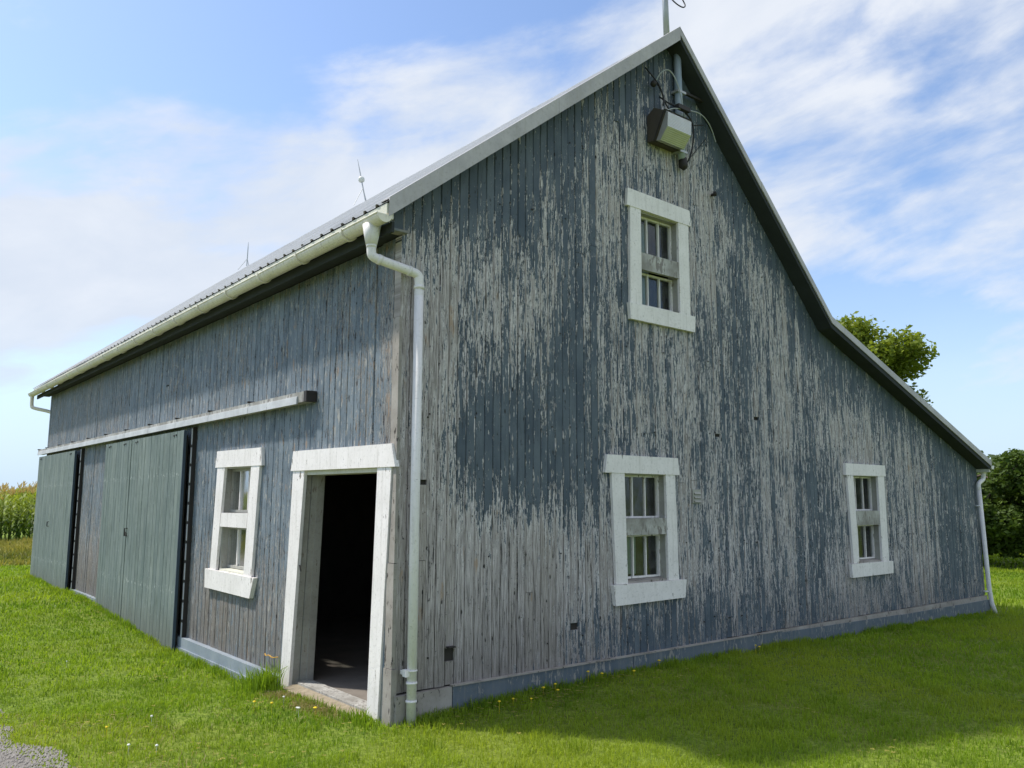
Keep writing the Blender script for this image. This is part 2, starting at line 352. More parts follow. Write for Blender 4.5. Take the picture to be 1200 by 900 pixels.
# ------------------------------------------------------------------ mesh helpers
COL = sc.collection
def link(name, me, m, parent=None, smooth=False):
    o = bpy.data.objects.new(name, me); COL.objects.link(o)
    if m and not me.materials: me.materials.append(m)
    if parent: o.parent = parent
    if smooth: me.shade_smooth()
    return o
class MB:
    def __init__(s): s.v = []; s.f = []
    def poly(s, pts, faces):
        b = len(s.v); s.v += [tuple(p) for p in pts]; s.f += [tuple(b+i for i in f) for f in faces]; return s
    def box(s, x0, x1, y0, y1, z0, z1):
        return s.hexa([(x0, y0, z0), (x1, y0, z0), (x1, y1, z0), (x0, y1, z0)], [(x0, y0, z1), (x1, y0, z1), (x1, y1, z1), (x0, y1, z1)])
    def hexa(s, a, b):
        n = len(a)
        return s.poly(list(a)+list(b), [tuple(range(n-1, -1, -1)), tuple(range(n, 2*n))]+[(i, (i+1) % n, n+(i+1) % n, n+i) for i in range(n)])
    def tube(s, path, r, n=10, caps=True):
        path = [Vector(p) for p in path]; rings = []; prev = None
        for i, p in enumerate(path):
            t = (path[min(i+1, len(path)-1)]-path[max(i-1, 0)]).normalized()
            if prev is None:
                a = Vector((0, 0, 1)) if abs(t.z) < .9 else Vector((1, 0, 0)); x = t.cross(a).normalized()
            else: x = (prev-t*prev.dot(t)).normalized()
            prev = x; y = t.cross(x); rr = r[i] if isinstance(r, (list, tuple)) else r
            rings.append([p+(x*math.cos(6.28318*j/n)+y*math.sin(6.28318*j/n))*rr for j in range(n)])
        pts = [q for ring in rings for q in ring]; F = []
        for i in range(len(rings)-1):
            for j in range(n): F.append((i*n+j, i*n+(j+1) % n, (i+1)*n+(j+1) % n, (i+1)*n+j))
        if caps: F.append(tuple(range(n-1, -1, -1))); F.append(tuple((len(rings)-1)*n+j for j in range(n)))
        return s.poly(pts, F)
    def ball(s, c, r, n=10, m=6):
        path = [(c[0], c[1], c[2]-r*math.cos(math.pi*(i+.02)/(m+.04))) for i in range(m+1)]
        return s.tube(path, [max(.001, r*math.sin(math.pi*(i+.02)/(m+.04))) for i in range(m+1)], n)
    def build(s, name, m, parent=None, smooth=False):
        me = bpy.data.meshes.new(name); me.from_pydata(s.v, [], s.f); me.update()
        return link(name, me, m, parent, smooth)
def np_mesh(name, V, F, m, parent=None, rnd=None, nv=4):
    V = np.asarray(V, np.float32); F = np.asarray(F, np.int32); me = bpy.data.meshes.new(name)
    me.vertices.add(len(V)); me.vertices.foreach_set('co', V.ravel()); kk = F.shape[1]
    me.loops.add(F.size); me.loops.foreach_set('vertex_index', F.ravel())
    me.polygons.add(len(F)); me.polygons.foreach_set('loop_start', np.arange(0, F.size, kk, dtype=np.int32))
    me.polygons.foreach_set('loop_total', np.full(len(F), kk, np.int32)); me.update(calc_edges=True)
    if rnd is not None:
        a = me.attributes.new('rnd', 'FLOAT', 'POINT'); a.data.foreach_set('value', np.asarray(rnd, np.float32))
    return link(name, me, m, parent)
def tag(o, label, cat, group=None):
    o['label'] = label; o['category'] = cat
    if group: o['group'] = group
    return o
def empty(name, loc=(0, 0, 0)):
    o = bpy.data.objects.new(name, None); o.location = loc; COL.objects.link(o); o.empty_display_size = .2; return o
# parts of a thing whose Empty is not at the origin are built in world coordinates, then shifted
def settle(root):
    L = Vector(root.location)
    for c in root.children: c.location = -L
def gboard(name, pts, y0, y1, m, parent, mb=None):      # pts (x,z) on a plane facing -y, from depth y0 (front) to y1
    b = mb or MB(); b.hexa([(x, y0, z) for x, z in pts], [(x, y1, z) for x, z in pts])
    return b.build(name, m, parent) if mb is None else b
def lboard(name, pts, x0, x1, m, parent, mb=None):      # pts (y,z) on a plane facing -x
    b = mb or MB(); b.hexa([(x0, y, z) for y, z in pts], [(x1, y, z) for y, z in pts])
    return b.build(name, m, parent) if mb is None else b
def vnoise(x, y, s, seed=0):
    r = np.random.RandomState(seed).rand(256, 256); x = np.asarray(x)/s+500; y = np.asarray(y)/s+500
    xi = np.floor(x).astype(int); yi = np.floor(y).astype(int); fx = x-xi; fy = y-yi
    fx = fx*fx*(3-2*fx); fy = fy*fy*(3-2*fy); a = lambda i, j: r[(xi+i) % 256, (yi+j) % 256]
    return (a(0, 0)*(1-fx)+a(1, 0)*fx)*(1-fy)+(a(0, 1)*(1-fx)+a(1, 1)*fx)*fy

# ------------------------------------------------------------------ terrain
def gh(x, y):
    x = np.asarray(x, float); y = np.asarray(y, float)
    hx = np.interp(x, [0, .5, 2.5, 4.7, 7, 10.4, 14], [0, .02, .085, .055, .02, -.04, 0]); hy = np.interp(y, [0, 1.7, 2.5, 5, 8, 10.7, 14, 20], [0, -.045, -.14, -.13, .03, .03, .06, .03])
    h = hx*np.exp(-np.abs(y)/3.)+hy*np.exp(-np.abs(x)/3.)
    d = np.hypot(x-3, y+3); h = h+(vnoise(x, y, 3.2, 3)-.5)*.05*np.clip((np.minimum(np.abs(x), np.abs(y)))/2, 0, 1)*np.clip((60-d)/40, 0, 1)
    ins = (x > .25) & (x < 10.1) & (y > .25) & (y < 13.4)
    return np.where(ins, -.2, h)
def ground():
    def ax(lo, hi, st):
        a = list(np.arange(lo, hi+st/2, st)); d = st; q = hi
        while q < 3000: d *= 1.35; q += d; a.append(q)
        d = st; q = lo
        while q > -3000: d *= 1.35; q -= d; a.insert(0, q)
        return np.array(a)
    X, Y = ax(-8, 22, .25), ax(-8, 24, .25); gx, gy = np.meshgrid(X, Y, indexing='ij'); nx, ny = gx.shape
    V = np.stack([gx, gy, gh(gx, gy)], -1).reshape(-1, 3)
    i = np.arange(nx-1)[:, None]*ny+np.arange(ny-1)[None]; i = i.ravel()
    F = np.stack([i, i+ny, i+ny+1, i+1], 1)
    m, k, b = new_mat('lawn_ground', .95, .1); p = pos(k)
    n1 = k.noise(p, .5, 6, .6); n2 = k.noise(p, 22., 5, .7); n3 = k.noise(p, 3., 5, .65)
    c = k.mix(k.ss(n2, .35, .7), (.08, .125, .018), (.22, .29, .045))
    c = k.mix(k.ss(n1, .4, .7, 0., .5), c, (.17, .19, .028))
    c = k.mix(k.ss(n3, .6, .75, 0., .35), c, (.12, .10, .045))
    k.put(b.inputs['Base Color'], c); bump(k, b, k.add(n2, n3), .02, .8)
    o = np_mesh('lawn_ground', V, F, m); o['kind'] = 'structure'; o.data.shade_smooth()
ground()
def path_edge(y): return -2.07-.085*(y-.4)+.07*math.sin(y*3.1)+.05*math.sin(y*7.7+1)
def gravel():
    m, k, b = new_mat('grey_gravel', .95, .2); p = pos(k)
    n = k.noise(p, 60., 4, .7); n2 = k.noise(p, 3., 4)
    c = k.mix(n, (.11, .105, .10), (.31, .285, .265)); c = k.mix(k.ss(n2, .4, .7, 0., .5), c, (.25, .22, .18))
    k.put(b.inputs['Base Color'], c); bump(k, b, n, .01, 1.)
    ys = np.arange(-14, 60, .12); nx = 7; V = []; F = []
    for i, y in enumerate(ys):
        e = path_edge(y)
        for j in range(nx):
            x = e-j*.6; V.append((x, y, float(gh(x, y))+(.006 if j else -.004)+(.004 if 0 < j < 6 else 0)))
    for i in range(len(ys)-1):
        for j in range(nx-1): a = i*nx+j; F.append((a, a+nx, a+nx+1, a+1))
    o = np_mesh('gravel_path', V, F, m); o['kind'] = 'structure'
    # loose stones
    V = []; F = []; rn = []
    for i in range(9000):
        y = NR.uniform(-1.0, 3.2); e = path_edge(y); x = e-abs(NR.normal(0, .45))+.03; s = NR.uniform(.004, .011); z = float(gh(x, y))+.008
        a = NR.uniform(0, 6.3); b_ = len(V); el = NR.uniform(.6, 1.2)
        for q in range(5): V.append((x+s*math.cos(a+q*1.256), y+s*el*math.sin(a+q*1.256), z-.004))
        V.append((x+s*.2*math.cos(a), y+s*.2*math.sin(a), z+s*.8))
        F += [(b_+q, b_+(q+1) % 5, b_+5) for q in range(5)]
    o = np_mesh('loose_gravel', V, F, flat('pebbles', (.24, .225, .21), .9, var=.7, scl=70.)); o['kind'] = 'stuff'; o['label'] = 'loose grey gravel stones on the path edge'; o['category'] = 'gravel'
gravel()

# ------------------------------------------------------------------ the barn
barn = empty('barn'); tag(barn, 'old wooden barn with peeling slate blue boards, white trimmed windows and steel roof', 'barn')
W, L = 10.28, 13.72
D = .12      # roof deck thickness under the sheets
def under(x): return roof_z(x)-D
# window openings through gable planks (x0,x1,z0,z1)
GW = [(2.66, 3.39, 3.50, 4.56), (2.36, 3.11, .82, 1.92), (6.50, 7.28, .82, 1.97)]
LW = [(2.74, 3.70, .85, 2.0)]
LDOOR = (.16, 1.86, -.3, 1.93)

# sheathing behind the planks, with real openings
def sheath_gable():
    b = MB(); y0, y1 = .024, .10
    xs = sorted({-.19+0*1., 0., W, 3.22, 5.97}|{g[0] for g in GW}|{g[1] for g in GW}); xs = [x for x in xs if x >= 0]
    for a, c in zip(xs, xs[1:]):
        mid = (a+c)/2; segs = [(-.12, None)]
        holes = sorted([(g[2], g[3]) for g in GW if g[0] <= mid <= g[1]])
        z = -.12
        for h0, h1 in holes:
            b.hexa([(a, y0, z), (c, y0, z), (c, y1, z), (a, y1, z)], [(a, y0, h0), (c, y0, h0), (c, y1, h0), (a, y1, h0)]); z = h1
        b.hexa([(a, y0, z), (c, y0, z), (c, y1, z), (a, y1, z)], [(a, y0, under(a)), (c, y0, under(c)), (c, y1, under(c)), (a, y1, under(a))])
    return b.build('gable_wall', M_DARKW, barn)
def sheath_side():
    b = MB(); x0, x1 = .024, .10; top = 3.72
    ys = sorted({.1, L, LDOOR[0], LDOOR[1], LW[0][0], LW[0][1]})
    for a, c in zip(ys, ys[1:]):
        mid = (a+c)/2; z = -.25
        if LDOOR[0] < mid < LDOOR[1]: z = LDOOR[3]
        if LW[0][0] < mid < LW[0][1]: b.box(x0, x1, a, c, z, LW[0][2]); z = LW[0][3]
        b.box(x0, x1, a, c, z, top)
    return b.build('side_wall', M_DARKW, barn)
GAB = sheath_gable(); SIDE = sheath_side()

def plank(parent, axis, u0, u1, zb, zt0, zt1, dp, m, tilt=0.):
    c = .006; w_ = u1-u0; t = .022
    prof = [(u0, t), (u0, .006), (u0+c, 0.), (u1-c, 0.), (u1, .006), (u1, t)]
    def P(u, d, z): return (u, dp+d, z) if axis == 'x' else (dp+d, u, z)
    lo = [P(u, d, zb) for u, d in prof]; hi = [P(u, d+tilt, zt0+(zt1-zt0)*(u-u0)/w_) for u, d in prof]
    b = MB(); b.hexa(lo, hi); return b.build('plank', m, parent)
def lay(axis, parent, m, U, w, zb, ztop, openings, defects, psplit, seed):
    rr = random.Random(seed); u = U[0]; n = 0
    while u < U[1]-.02:
        u1 = min(U[1], u+w*rr.uniform(.93, 1.07)); g = rr.uniform(.0012, .0045)
        if rr.random() < .08: g = .008
        a, c = u+g/2, u1-g/2; mid = (a+c)/2
        bot = zb(mid)+rr.uniform(-.004, .006); spans = [[bot, None]]
        cuts = sorted([(o[2], o[3]) for o in openings if o[0] < mid < o[1]]+[(d[1], d[2]) for d in defects if abs(d[0]-mid) < w*.52])
        z = bot; pieces = []
        for h0, h1 in cuts:
            if h0 > z+.02: pieces.append((z, h0))
            z = h1
        pieces.append((z, None))
        for p0, p1 in pieces:
            top = ztop(mid) if p1 is None else p1
            if top-p0 > 1.3 and rr.random() < psplit:
                s = rr.uniform(p0+.4, top-.4); segs = [(p0, s-.002), (s+.002, p1)]
            else: segs = [(p0, p1)]
            for s0, s1 in segs:
                dp = rr.uniform(-.0025, .0025)+(rr.uniform(.002, .006) if rr.random() < .1 else 0)
                if s1 is None: plank(parent, axis, a, c, s0, ztop(a), ztop(c), dp, m, rr.uniform(-.001, .001))
                else: plank(parent, axis, a, c, s0, s1, s1, dp, m)
                n += 1
        u = u1
    return n
zbg = lambda x: .222 if x < 4 else .232
defects = [(.50, .40, .50), (1.845, .51, .57), (.22, 1.75, 1.79), (4.62, 2.52, 2.56), (3.9, 2.3, 2.335)]
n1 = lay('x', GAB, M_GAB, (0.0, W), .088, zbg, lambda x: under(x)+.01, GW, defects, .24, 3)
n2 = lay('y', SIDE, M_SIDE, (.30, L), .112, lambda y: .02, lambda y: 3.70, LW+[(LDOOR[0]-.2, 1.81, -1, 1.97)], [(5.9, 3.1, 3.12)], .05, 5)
# small gable planks that close the eave box left of the corner
for i in range(2):
    a = -.19+i*.095; plank(GAB, 'x', a, a+.093, 3.735, under(a)+.01, under(a+.093)+.01, 0.001, M_GAB)
# corner boards on the side wall, each a rough board with a butt joint
lboard('corner_board', [(.004, .40), (.105, .40), (.105, 1.16), (.004, 1.16)], -.022, .02, M_ROUGH, SIDE)
lboard('corner_board', [(.004, 1.165), (.100, 1.165), (.100, 3.05), (.004, 3.05)], -.018, .02, M_ROUGH, SIDE)
lboard('corner_board', [(.004, 3.054), (.098, 3.054), (.098, 3.70), (.004, 3.70)], -.014, .02, M_GAB, SIDE)
lboard('corner_board', [(-.004, -.10), (.112, -.10), (.112, .396), (-.004, .396)], -.027, .02, M_ROUGH, SIDE)
lboard('corner_board', [(.125, -.10), (.30, -.10), (.275, 1.50), (.125, 1.50)], -.012, .02, M_BLUEB, SIDE)
lboard('corner_board', [(.120, 1.505), (.298, 1.505), (.298, 3.70), (.112, 3.70)], -.010, .02, M_SIDE, SIDE)
# base boards
gboard('base_board', [(0.0, -.2), (.50, -.2), (.50, .214), (.0, .208)], -.030, .02, M_ROUGH, GAB)
bx = [(.505, 2.52), (2.525, 4.9), (4.905, 7.6), (7.605, W+.05)]
for i, (a, c) in enumerate(bx):
    t0 = .216 if i < 2 else (.20 if i == 2 else .165)
    gboard('base_board', [(a, -.2), (c, -.2), (c, t0-(.03 if i == 2 else 0)), (a, t0)], -.034-.003*(i % 2), .02, M_BASE, GAB)
gboard('base_strip', [(4.6, .10), (W, .10), (W, .228), (4.6, .226)], -.024, .02, M_ROUGH, GAB)
gboard('base_cap', [(.5, .2165), (4.9, .2165), (4.9, .2275), (.5, .2275)], -.045, .0, M_ROUGH, GAB)
lboard('base_board', [(1.93, -.3), (4.95, -.3), (4.95, .045), (1.93, .045)], -.060, .02, M_BASEL, SIDE)
lboard('base_board', [(1.93, -.3), (4.98, -.3), (4.98, -.065), (1.93, -.065)], -.074, -.061, M_BASEL, SIDE)
lboard('base_board', [(8.3, -.3), (10.7, -.3), (10.7, .10), (8.3, .10)], -.055, .02, M_BASEL, SIDE)
# the two walls that face away, boarded the same way
b = MB(); b.hexa([(x, L-.02, z) for x, z in ((.1, -.3), (W-.1, -.3), (W-.1, under(W-.1)), (5.97, under(5.97)), (3.22, under(3.22)), (.1, under(.1)))], [(x, L, z) for x, z in ((.1, -.3), (W-.1, -.3), (W-.1, under(W-.1)), (5.97, under(5.97)), (3.22, under(3.22)), (.1, under(.1)))]); b.build('rear_wall', M_GAB, barn)
b = MB(); y = .105
while y < L:
    b.box(W-.022, W, y, min(L, y+.108), -.3, under(W)); y += .112
b.build('far_side_wall', M_SIDE, barn)
MB().box(.1, W-.03, .1, L-.03, -.02, .012).build('barn_floor', M_FLOOR, barn)
# dim interior: partition, posts, loft
MB().box(.1, 7.4, 5.2, 5.26, .012, 3.0).build('inner_partition', M_INT, barn)
MB().box(5.0, 5.06, .11, 5.19, .012, 3.0).build('inner_partition', M_INT, barn)
MB().box(.101, 5.9, .101, L-.05, 3.0, 3.05).build('loft_floor', M_INT, barn)
for x in (2.0, 3.6): MB().box(x, x+.16, 2.6, 2.76, .012, 3.0).build('post', M_INT, barn)

# ---- roof
YR0, YR1 = -.20, 14.1
planes = [((-.235, roof_z(-.235)), (3.22, 6.585)), ((3.22, 6.585), (5.97, 3.84)), ((5.97, 3.84), (10.33, roof_z(10.33)))]
rootr = []
for i, ((xa, za), (xb, zb)) in enumerate(planes):
    e = .012
    b = MB(); b.hexa([(xa, YR0+.012, za-e), (xb, YR0+.012, zb-e), (xb, YR0+.012, zb-D), (xa, YR0+.012, za-D)], [(xa, YR1-.012, za-e), (xb, YR1-.012, zb-e), (xb, YR1-.012, zb-D), (xa, YR1-.012, za-D)])
    deck = b.build('roof_slope', M_SOFFIT, barn); rootr.append(deck)
    ext = .045 if i == 0 else (.03 if i == 2 else 0)
    dxx, dzz = xb-xa, zb-za; ln = math.hypot(dxx, dzz); ux, uz = dxx/ln, dzz/ln; nxv, nzv = -uz, ux
    if i == 0: A = (xa-ux*ext, za-uz*ext); B = (xb, zb)
    else: A = (xa, za); B = (xb+ux*ext, zb+uz*ext)
    ns = 19; sw = (YR1-YR0)/ns
    for s in range(ns):
        y = YR0+s*sw; V = []; prof = []
        for r_ in range(4):
            yy = y+r_*sw/4; q = sw/4
            prof += [(yy, 0), (yy+q*.62, 0), (yy+q*.72, .019), (yy+q*.86, .019), (yy+q*.96, 0)]
        prof.append((y+sw+.01, 0.002))
        jit = R.uniform(-.004, .004)
        for (px_, pz_) in (A, B):
            k_ = jit if (px_, pz_) == A else 0
            for yy, h in prof: V.append((px_+nxv*(h+.002*(s % 2))-ux*k_, yy, pz_+nzv*(h+.002*(s % 2))-uz*k_))
        n = len(prof); F = [(j, n+j, n+j+1, j+1) for j in range(n-1)]
        mb = MB(); mb.poly(V, F); mb.build('roof_sheet', M_METAL, deck)
def rake(xa, xb, drop, m, parent, y0=YR0, n=1, name='rake_trim'):
    for i in range(n):
        a = xa+(xb-xa)*i/n; c = xa+(xb-xa)*(i+1)/n+.01*(i < n-1)
        p = .003*(i % 2)
        za, zc = roof_z(a)+.004, roof_z(min(c, xb))+.004
        b = MB(); b.hexa([(a, y0-p, za-drop), (c, y0-p, zc-drop), (c, y0-p, zc+.022), (a, y0-p, za+.022)], [(a, y0+.010, za-drop), (c, y0+.010, zc-drop), (c, y0+.010, zc+.022), (a, y0+.010, za+.022)])
        b.hexa([(a, y0+.010, za+.010), (c, y0+.010, zc+.010), (c, y0+.010, zc+.022), (a, y0+.010, za+.022)], [(a, y0+.13, za+.014), (c, y0+.13, zc+.014), (c, y0+.13, zc+.0225), (a, y0+.13, za+.0225)])
        b.build(name, m, parent)
rake(-.25, 3.22, .13, M_RAKE, rootr[0], n=2)
rake(3.22, 5.97, .065, M_RAKE, rootr[1], n=2); rake(5.97, 10.34, .065, M_RAKE, rootr[2], n=2)
for i in range(6):
    y0 = YR0+i*2.385; y1 = y0+2.40; p = .004*(i % 2)
    b = MB()
    for sx, sl in ((-1, .78), (1, .9982)):
        b.hexa([(3.22, y0, 6.606+p), (3.22+sx*.16, y0, 6.606+p-sl*.16), (3.22+sx*.16, y0, 6.600+p-sl*.16), (3.22, y0, 6.598+p)], [(3.22, y1, 6.606+p), (3.22+sx*.16, y1, 6.606+p-sl*.16), (3.22+sx*.16, y1, 6.600+p-sl*.16), (3.22, y1, 6.598+p)])
    b.build('ridge_cap', M_METAL, barn)
# eave: cream fascia above the gutter, dark board below, soffit board
MB().box(-.264, -.2325, YR0+.016, YR1, 3.775, 3.858).build('drip_edge', M_CREAM, barn)
fas = MB().box(-.232, -.205, YR0+.015, YR1, 3.74, 3.862).build('fascia_board', M_CREAM, barn)
MB().box(-.198, -.175, YR0+.05, YR1, 3.655, 3.735).build('fascia_board', M_SOFFIT, barn)
MB().box(-.174, .022, .06, YR1-.05, 3.715, 3.732).build('soffit_board', M_SOFFIT, barn)
MB().box(-.170, .022, -.040, .059, 3.715, 3.733).build('soffit_board', M_BLUEB, barn)
MB().box(10.285, 10.325, YR0+.02, YR1, under(10.33)-.03, under(10.33)+.06).build('fascia_board', M_CREAM, barn)
# gutters
def gutter(xc, zc, y0, y1, m, r=.064):
    nseg = 10; rings = []; b = MB()
    prof = [(xc+r*math.cos(math.pi+math.pi*j/nseg), zc+r*math.sin(math.pi+math.pi*j/nseg)) for j in range(nseg+1)]
    inn = [(xc+(r-.004)*math.cos(math.pi+math.pi*j/nseg), zc+(r-.004)*math.sin(math.pi+math.pi*j/nseg)) for j in range(nseg, -1, -1)]
    P = prof+inn; b.hexa([(x, y0, z) for x, z in P], [(x, y1, z) for x, z in P])
    b.hexa([(x, y0-.004, z) for x, z in prof], [(x, y0, z) for x, z in prof]); b.hexa([(x, y1, z) for x, z in prof], [(x, y1+.004, z) for x, z in prof])
    b.tube([(xc-r, y0, zc), (xc-r, y1, zc)], .007, 6)
    gt = b.build('gutter', m, barn)
    n = int((y1-y0)/.85)
    for i in range(n):
        y = y0+.55+i*.85; c = MB(); rr = r+.013
        pr = [(xc+rr*math.cos(math.pi*.97+math.pi*1.03*j/nseg), zc+rr*math.sin(math.pi*.97+math.pi*1.03*j/nseg)) for j in range(nseg+1)]
        pi_ = [(xc+(r+.0005)*math.cos(math.pi*.97+math.pi*1.03*j/nseg), zc+(r+.0005)*math.sin(math.pi*.97+math.pi*1.03*j/nseg)) for j in range(nseg, -1, -1)]
        c.hexa([(x, y, z) for x, z in pr+pi_], [(x, y+.035, z) for x, z in pr+pi_]); c.build('gutter_bracket', M_GUT, gt)
    return gt
gut = gutter(-.285, 3.765, -.19, 14.2, M_GUT)
gut2 = gutter(10.39, 2.165, -.19, 14.2, M_PVC, .055)
def smooth_path(pts, it=2):
    P = [Vector(p) for p in pts]
    for _ in range(it):
        Q = [P[0]]
        for a, c in zip(P, P[1:]): Q += [a*.75+c*.25, a*.25+c*.75]
        Q.append(P[-1]); P = Q
    return P
# near downpipe
b = MB(); pr = .0365
b.tube([(-.285, .0, 3.725), (-.285, .0, 3.64), (-.285, .0, 3.57)], [.072, .058, .044], 14)
b.tube(smooth_path([(-.285, .0, 3.60), (-.285, .0, 3.51), (-.275, -.005, 3.475), (-.20, -.02, 3.455), (.03, -.062, 3.405), (.098, -.072, 3.385), (.105, -.074, 3.34), (.105, -.074, 3.22)], 2), pr, 14)
b.tube([(.105, -.074, 3.30), (.105, -.074, 1.6), (.107, -.074, -.06)], pr, 14)
dp = b.build('downpipe', M_PVC, barn, smooth=True)
for z in (3.56,): MB().tube([(-.285, 0, z-.012), (-.285, 0, z+.012)], pr+.004, 14).build('pipe_collar', M_PVC, dp, True)
MB().tube([(-.235, -.013, 3.465), (-.205, -.018, 3.457)], pr+.004, 14).build('pipe_collar', M_PVC, dp, True)
MB().tube([(.01, -.058, 3.409), (.032, -.062, 3.404)], pr+.004, 14).build('pipe_collar', M_PVC, dp, True)
for z0, z1 in ((3.27, 3.295), (.295, .310), (.385, .395), (.165, .180)):
    MB().tube([(.105, -.074, z0), (.105, -.074, z1)], pr+(.004 if z1-z0 > .05 else .006), 14).build('pipe_collar', M_PVC, dp, True)
MB().box(.045, .075, -.09, -.04, .35, .40).box(.05, .07, -.05, .0, .36, .39).build('pipe_clip', M_PVC, dp)
# far side downpipe at right corner
b = MB()
b.tube([(10.39, -.05, 2.13), (10.39, -.05, 2.05)], [.055, .034], 12)
b.tube(smooth_path([(10.39, -.05, 2.08), (10.39, -.05, 1.99), (10.36, -.05, 1.95), (10.22, -.055, 1.915), (10.175, -.055, 1.88), (10.18, -.055, 1.80)], 2), .032, 12)
b.tube([(10.18, -.055, 1.82), (10.29, -.055, .35), (10.33, -.06, .12), (10.36, -.10, -.06)], .032, 12)
b.box(10.20, 10.26, -.06, 0, .28, .30).box(10.15, 10.20, -.06, 0, 1.55, 1.57)
dp2 = b.build('downpipe', M_PVC, barn, smooth=True); dp2['label'] = 'leaning downpipe at the far low corner'
# rear left downpipe elbow
b = MB(); b.tube(smooth_path([(-.285, 14.1, 3.72), (-.285, 14.1, 3.50), (-.25, 14.05, 3.46), (-.02, 13.85, 3.40), (.06, 13.79, 3.36), (.06, 13.78, 3.2), (.06, 13.78, 0.)], 2), .036, 10)
dp3 = b.build('downpipe', M_GUT, barn, smooth=True); dp3['label'] = 'downpipe at the far end of the long side'

# ---- windows
def gwindow(o, i, mid, wood_mid=True):
    # o: dict of outlines on the front plane; i: inner opening (xl, xr, z0, z1)
    wn = gboard('window', o['header'], -.036, .0, M_WHITE, barn)
    gboard('jamb', o['jl'], -.030, .0, M_WHITE, wn); gboard('jamb', o['jr'], -.030, .0, M_WHITE, wn)
    gboard('sill', o['sill'], -.042, .0, M_WHITE, wn)
    xl, xr, z0, z1 = i; y0, y1 = .0005, .125
    # reveals
    b = MB(); b.box(xl-.03, xl, y0, y1, z0-.03, z1+.03).box(xr, xr+.03, y0, y1, z0-.03, z1+.03); b.box(xl, xr, y0, y1, z1, z1+.03); b.build('reveal', M_REVEAL, wn)
    MB().hexa([(xl, -.01, z0-.03), (xr, -.01, z0-.03), (xr, y1, z0-.03), (xl, y1, z0-.03)], [(xl, -.01, z0+.004), (xr, -.01, z0+.004), (xr, y1, z0+.02), (xl, y1, z0+.02)]).build('sill_ledge', M_ROUGH, wn)
    rl = MB().box(xl-.01, xr+.012, -.022, .02, mid[0], mid[1]).build('cross_rail', M_RAIL, wn)
    rl['label'] = 'weathered grey cross rail with a strip of white paint left'
    for s0, s1 in ((z0+.02, mid[0]), (mid[1], z1)):
        yp = .09; fr = .018
        b = MB(); b.box(xl, xl+fr, yp-.02, yp+.02, s0, s1).box(xr-fr, xr, yp-.02, yp+.02, s0, s1).box(xl+fr, xr-fr, yp-.02, yp+.02, s0, s0+fr).box(xl+fr, xr-fr, yp-.02, yp+.02, s1-fr, s1)
        sh = b.build('sash', M_WHITE, wn)
        wi = (xr-xl-2*fr)/3
        for q in (1, 2):
            x = xl+fr+wi*q; MB().box(x-.0065, x+.0065, yp-.018, yp+.012, s0+fr, s1-fr).build('muntin', M_WHITE, sh)
        for q in range(3):
            x = xl+fr+wi*q; t = R.uniform(-.003, .003)
            MB().poly([(x+.008, yp+t, s0+fr), (x+wi-.008, yp-t, s0+fr), (x+wi-.008, yp-t+.002, s1-fr), (x+.008, yp+t-.002, s1-fr)], [(0, 1, 2, 3)]).build('pane', M_GLASS, sh)
    return wn
hd = -.034
w1_ = gwindow(dict(header=[(2.555, 4.515), (3.505, 4.482), (3.500, 4.672), (2.530, 4.700)][0:0] or [(2.535, 4.535), (3.515, 4.520), (3.500, 4.690), (2.550, 4.715)],
    jl=[(2.568, 3.55), (2.735, 3.55), (2.740, 4.534), (2.585, 4.536)], jr=[(3.318, 3.545), (3.478, 3.545), (3.478, 4.521), (3.318, 4.523)],
    sill=[(2.560, 3.385), (3.535, 3.375), (3.545, 3.543), (2.545, 3.549)]), (2.745, 3.318, 3.552, 4.512), (3.918, 4.092))
w1_['label'] = 'upper window high in the gable'
w2_ = gwindow(dict(header=[(2.185, 1.888), (3.235, 1.884), (3.215, 2.052), (2.215, 2.056)],
    jl=[(2.318, .870), (2.472, .870), (2.448, 1.887), (2.275, 1.887)], jr=[(3.045, .865), (3.200, .865), (3.170, 1.884), (3.035, 1.885)],
    sill=[(2.300, .680), (3.275, .690), (3.295, .862), (2.270, .868)]), (2.462, 3.040, .880, 1.874), (1.308, 1.464))
w2_['label'] = 'window below the gable window, left of the small vent'
w3_ = gwindow(dict(header=[(6.400, 1.945), (7.392, 1.950), (7.385, 2.092), (6.405, 2.094)],
    jl=[(6.490, .870), (6.625, .870), (6.585, 1.944), (6.440, 1.944)], jr=[(7.200, .862), (7.365, .862), (7.355, 1.949), (7.195, 1.949)],
    sill=[(6.430, .700), (7.440, .706), (7.450, .860), (6.420, .868)]), (6.595, 7.200, .880, 1.938), (1.328, 1.507))
w3_['label'] = 'window in the low lean-to end of the gable wall'
# side window: cream white boards all round, cross rail painted
wn = lboard('window', [(3.842, 1.975), (2.543, 1.965), (2.570, 2.145), (3.810, 2.155)], -.036, .0, M_WHITE, barn)
wn['label'] = 'window beside the open doorway'
lboard('jamb', [(3.866, .868), (3.690, .868), (3.565, 1.974), (3.790, 1.974)], -.030, 0, M_WHITE, wn)
lboard('jamb', [(2.900, .866), (2.700, .866), (2.608, 1.965), (2.826, 1.967)], -.030, 0, M_WHITE, wn)
lboard('sill', [(3.970, .665), (2.690, .660), (2.600, .864), (3.980, .867)], -.044, 0, M_WHITE, wn)
lboard('cross_rail', [(3.625, 1.335), (2.885, 1.338), (2.868, 1.490), (3.608, 1.482)], -.0285, .01, M_WHITE, wn)
yl, yr, z0, z1 = 3.63, 2.865, .88, 1.955
MB().box(.0005, .13, yl, yl+.03, z0-.03, z1+.03).box(.0005, .13, yr-.03, yr, z0-.03, z1+.03).box(.0005, .13, yr, yl, z1, z1+.03).build('reveal', M_REVEAL, wn)
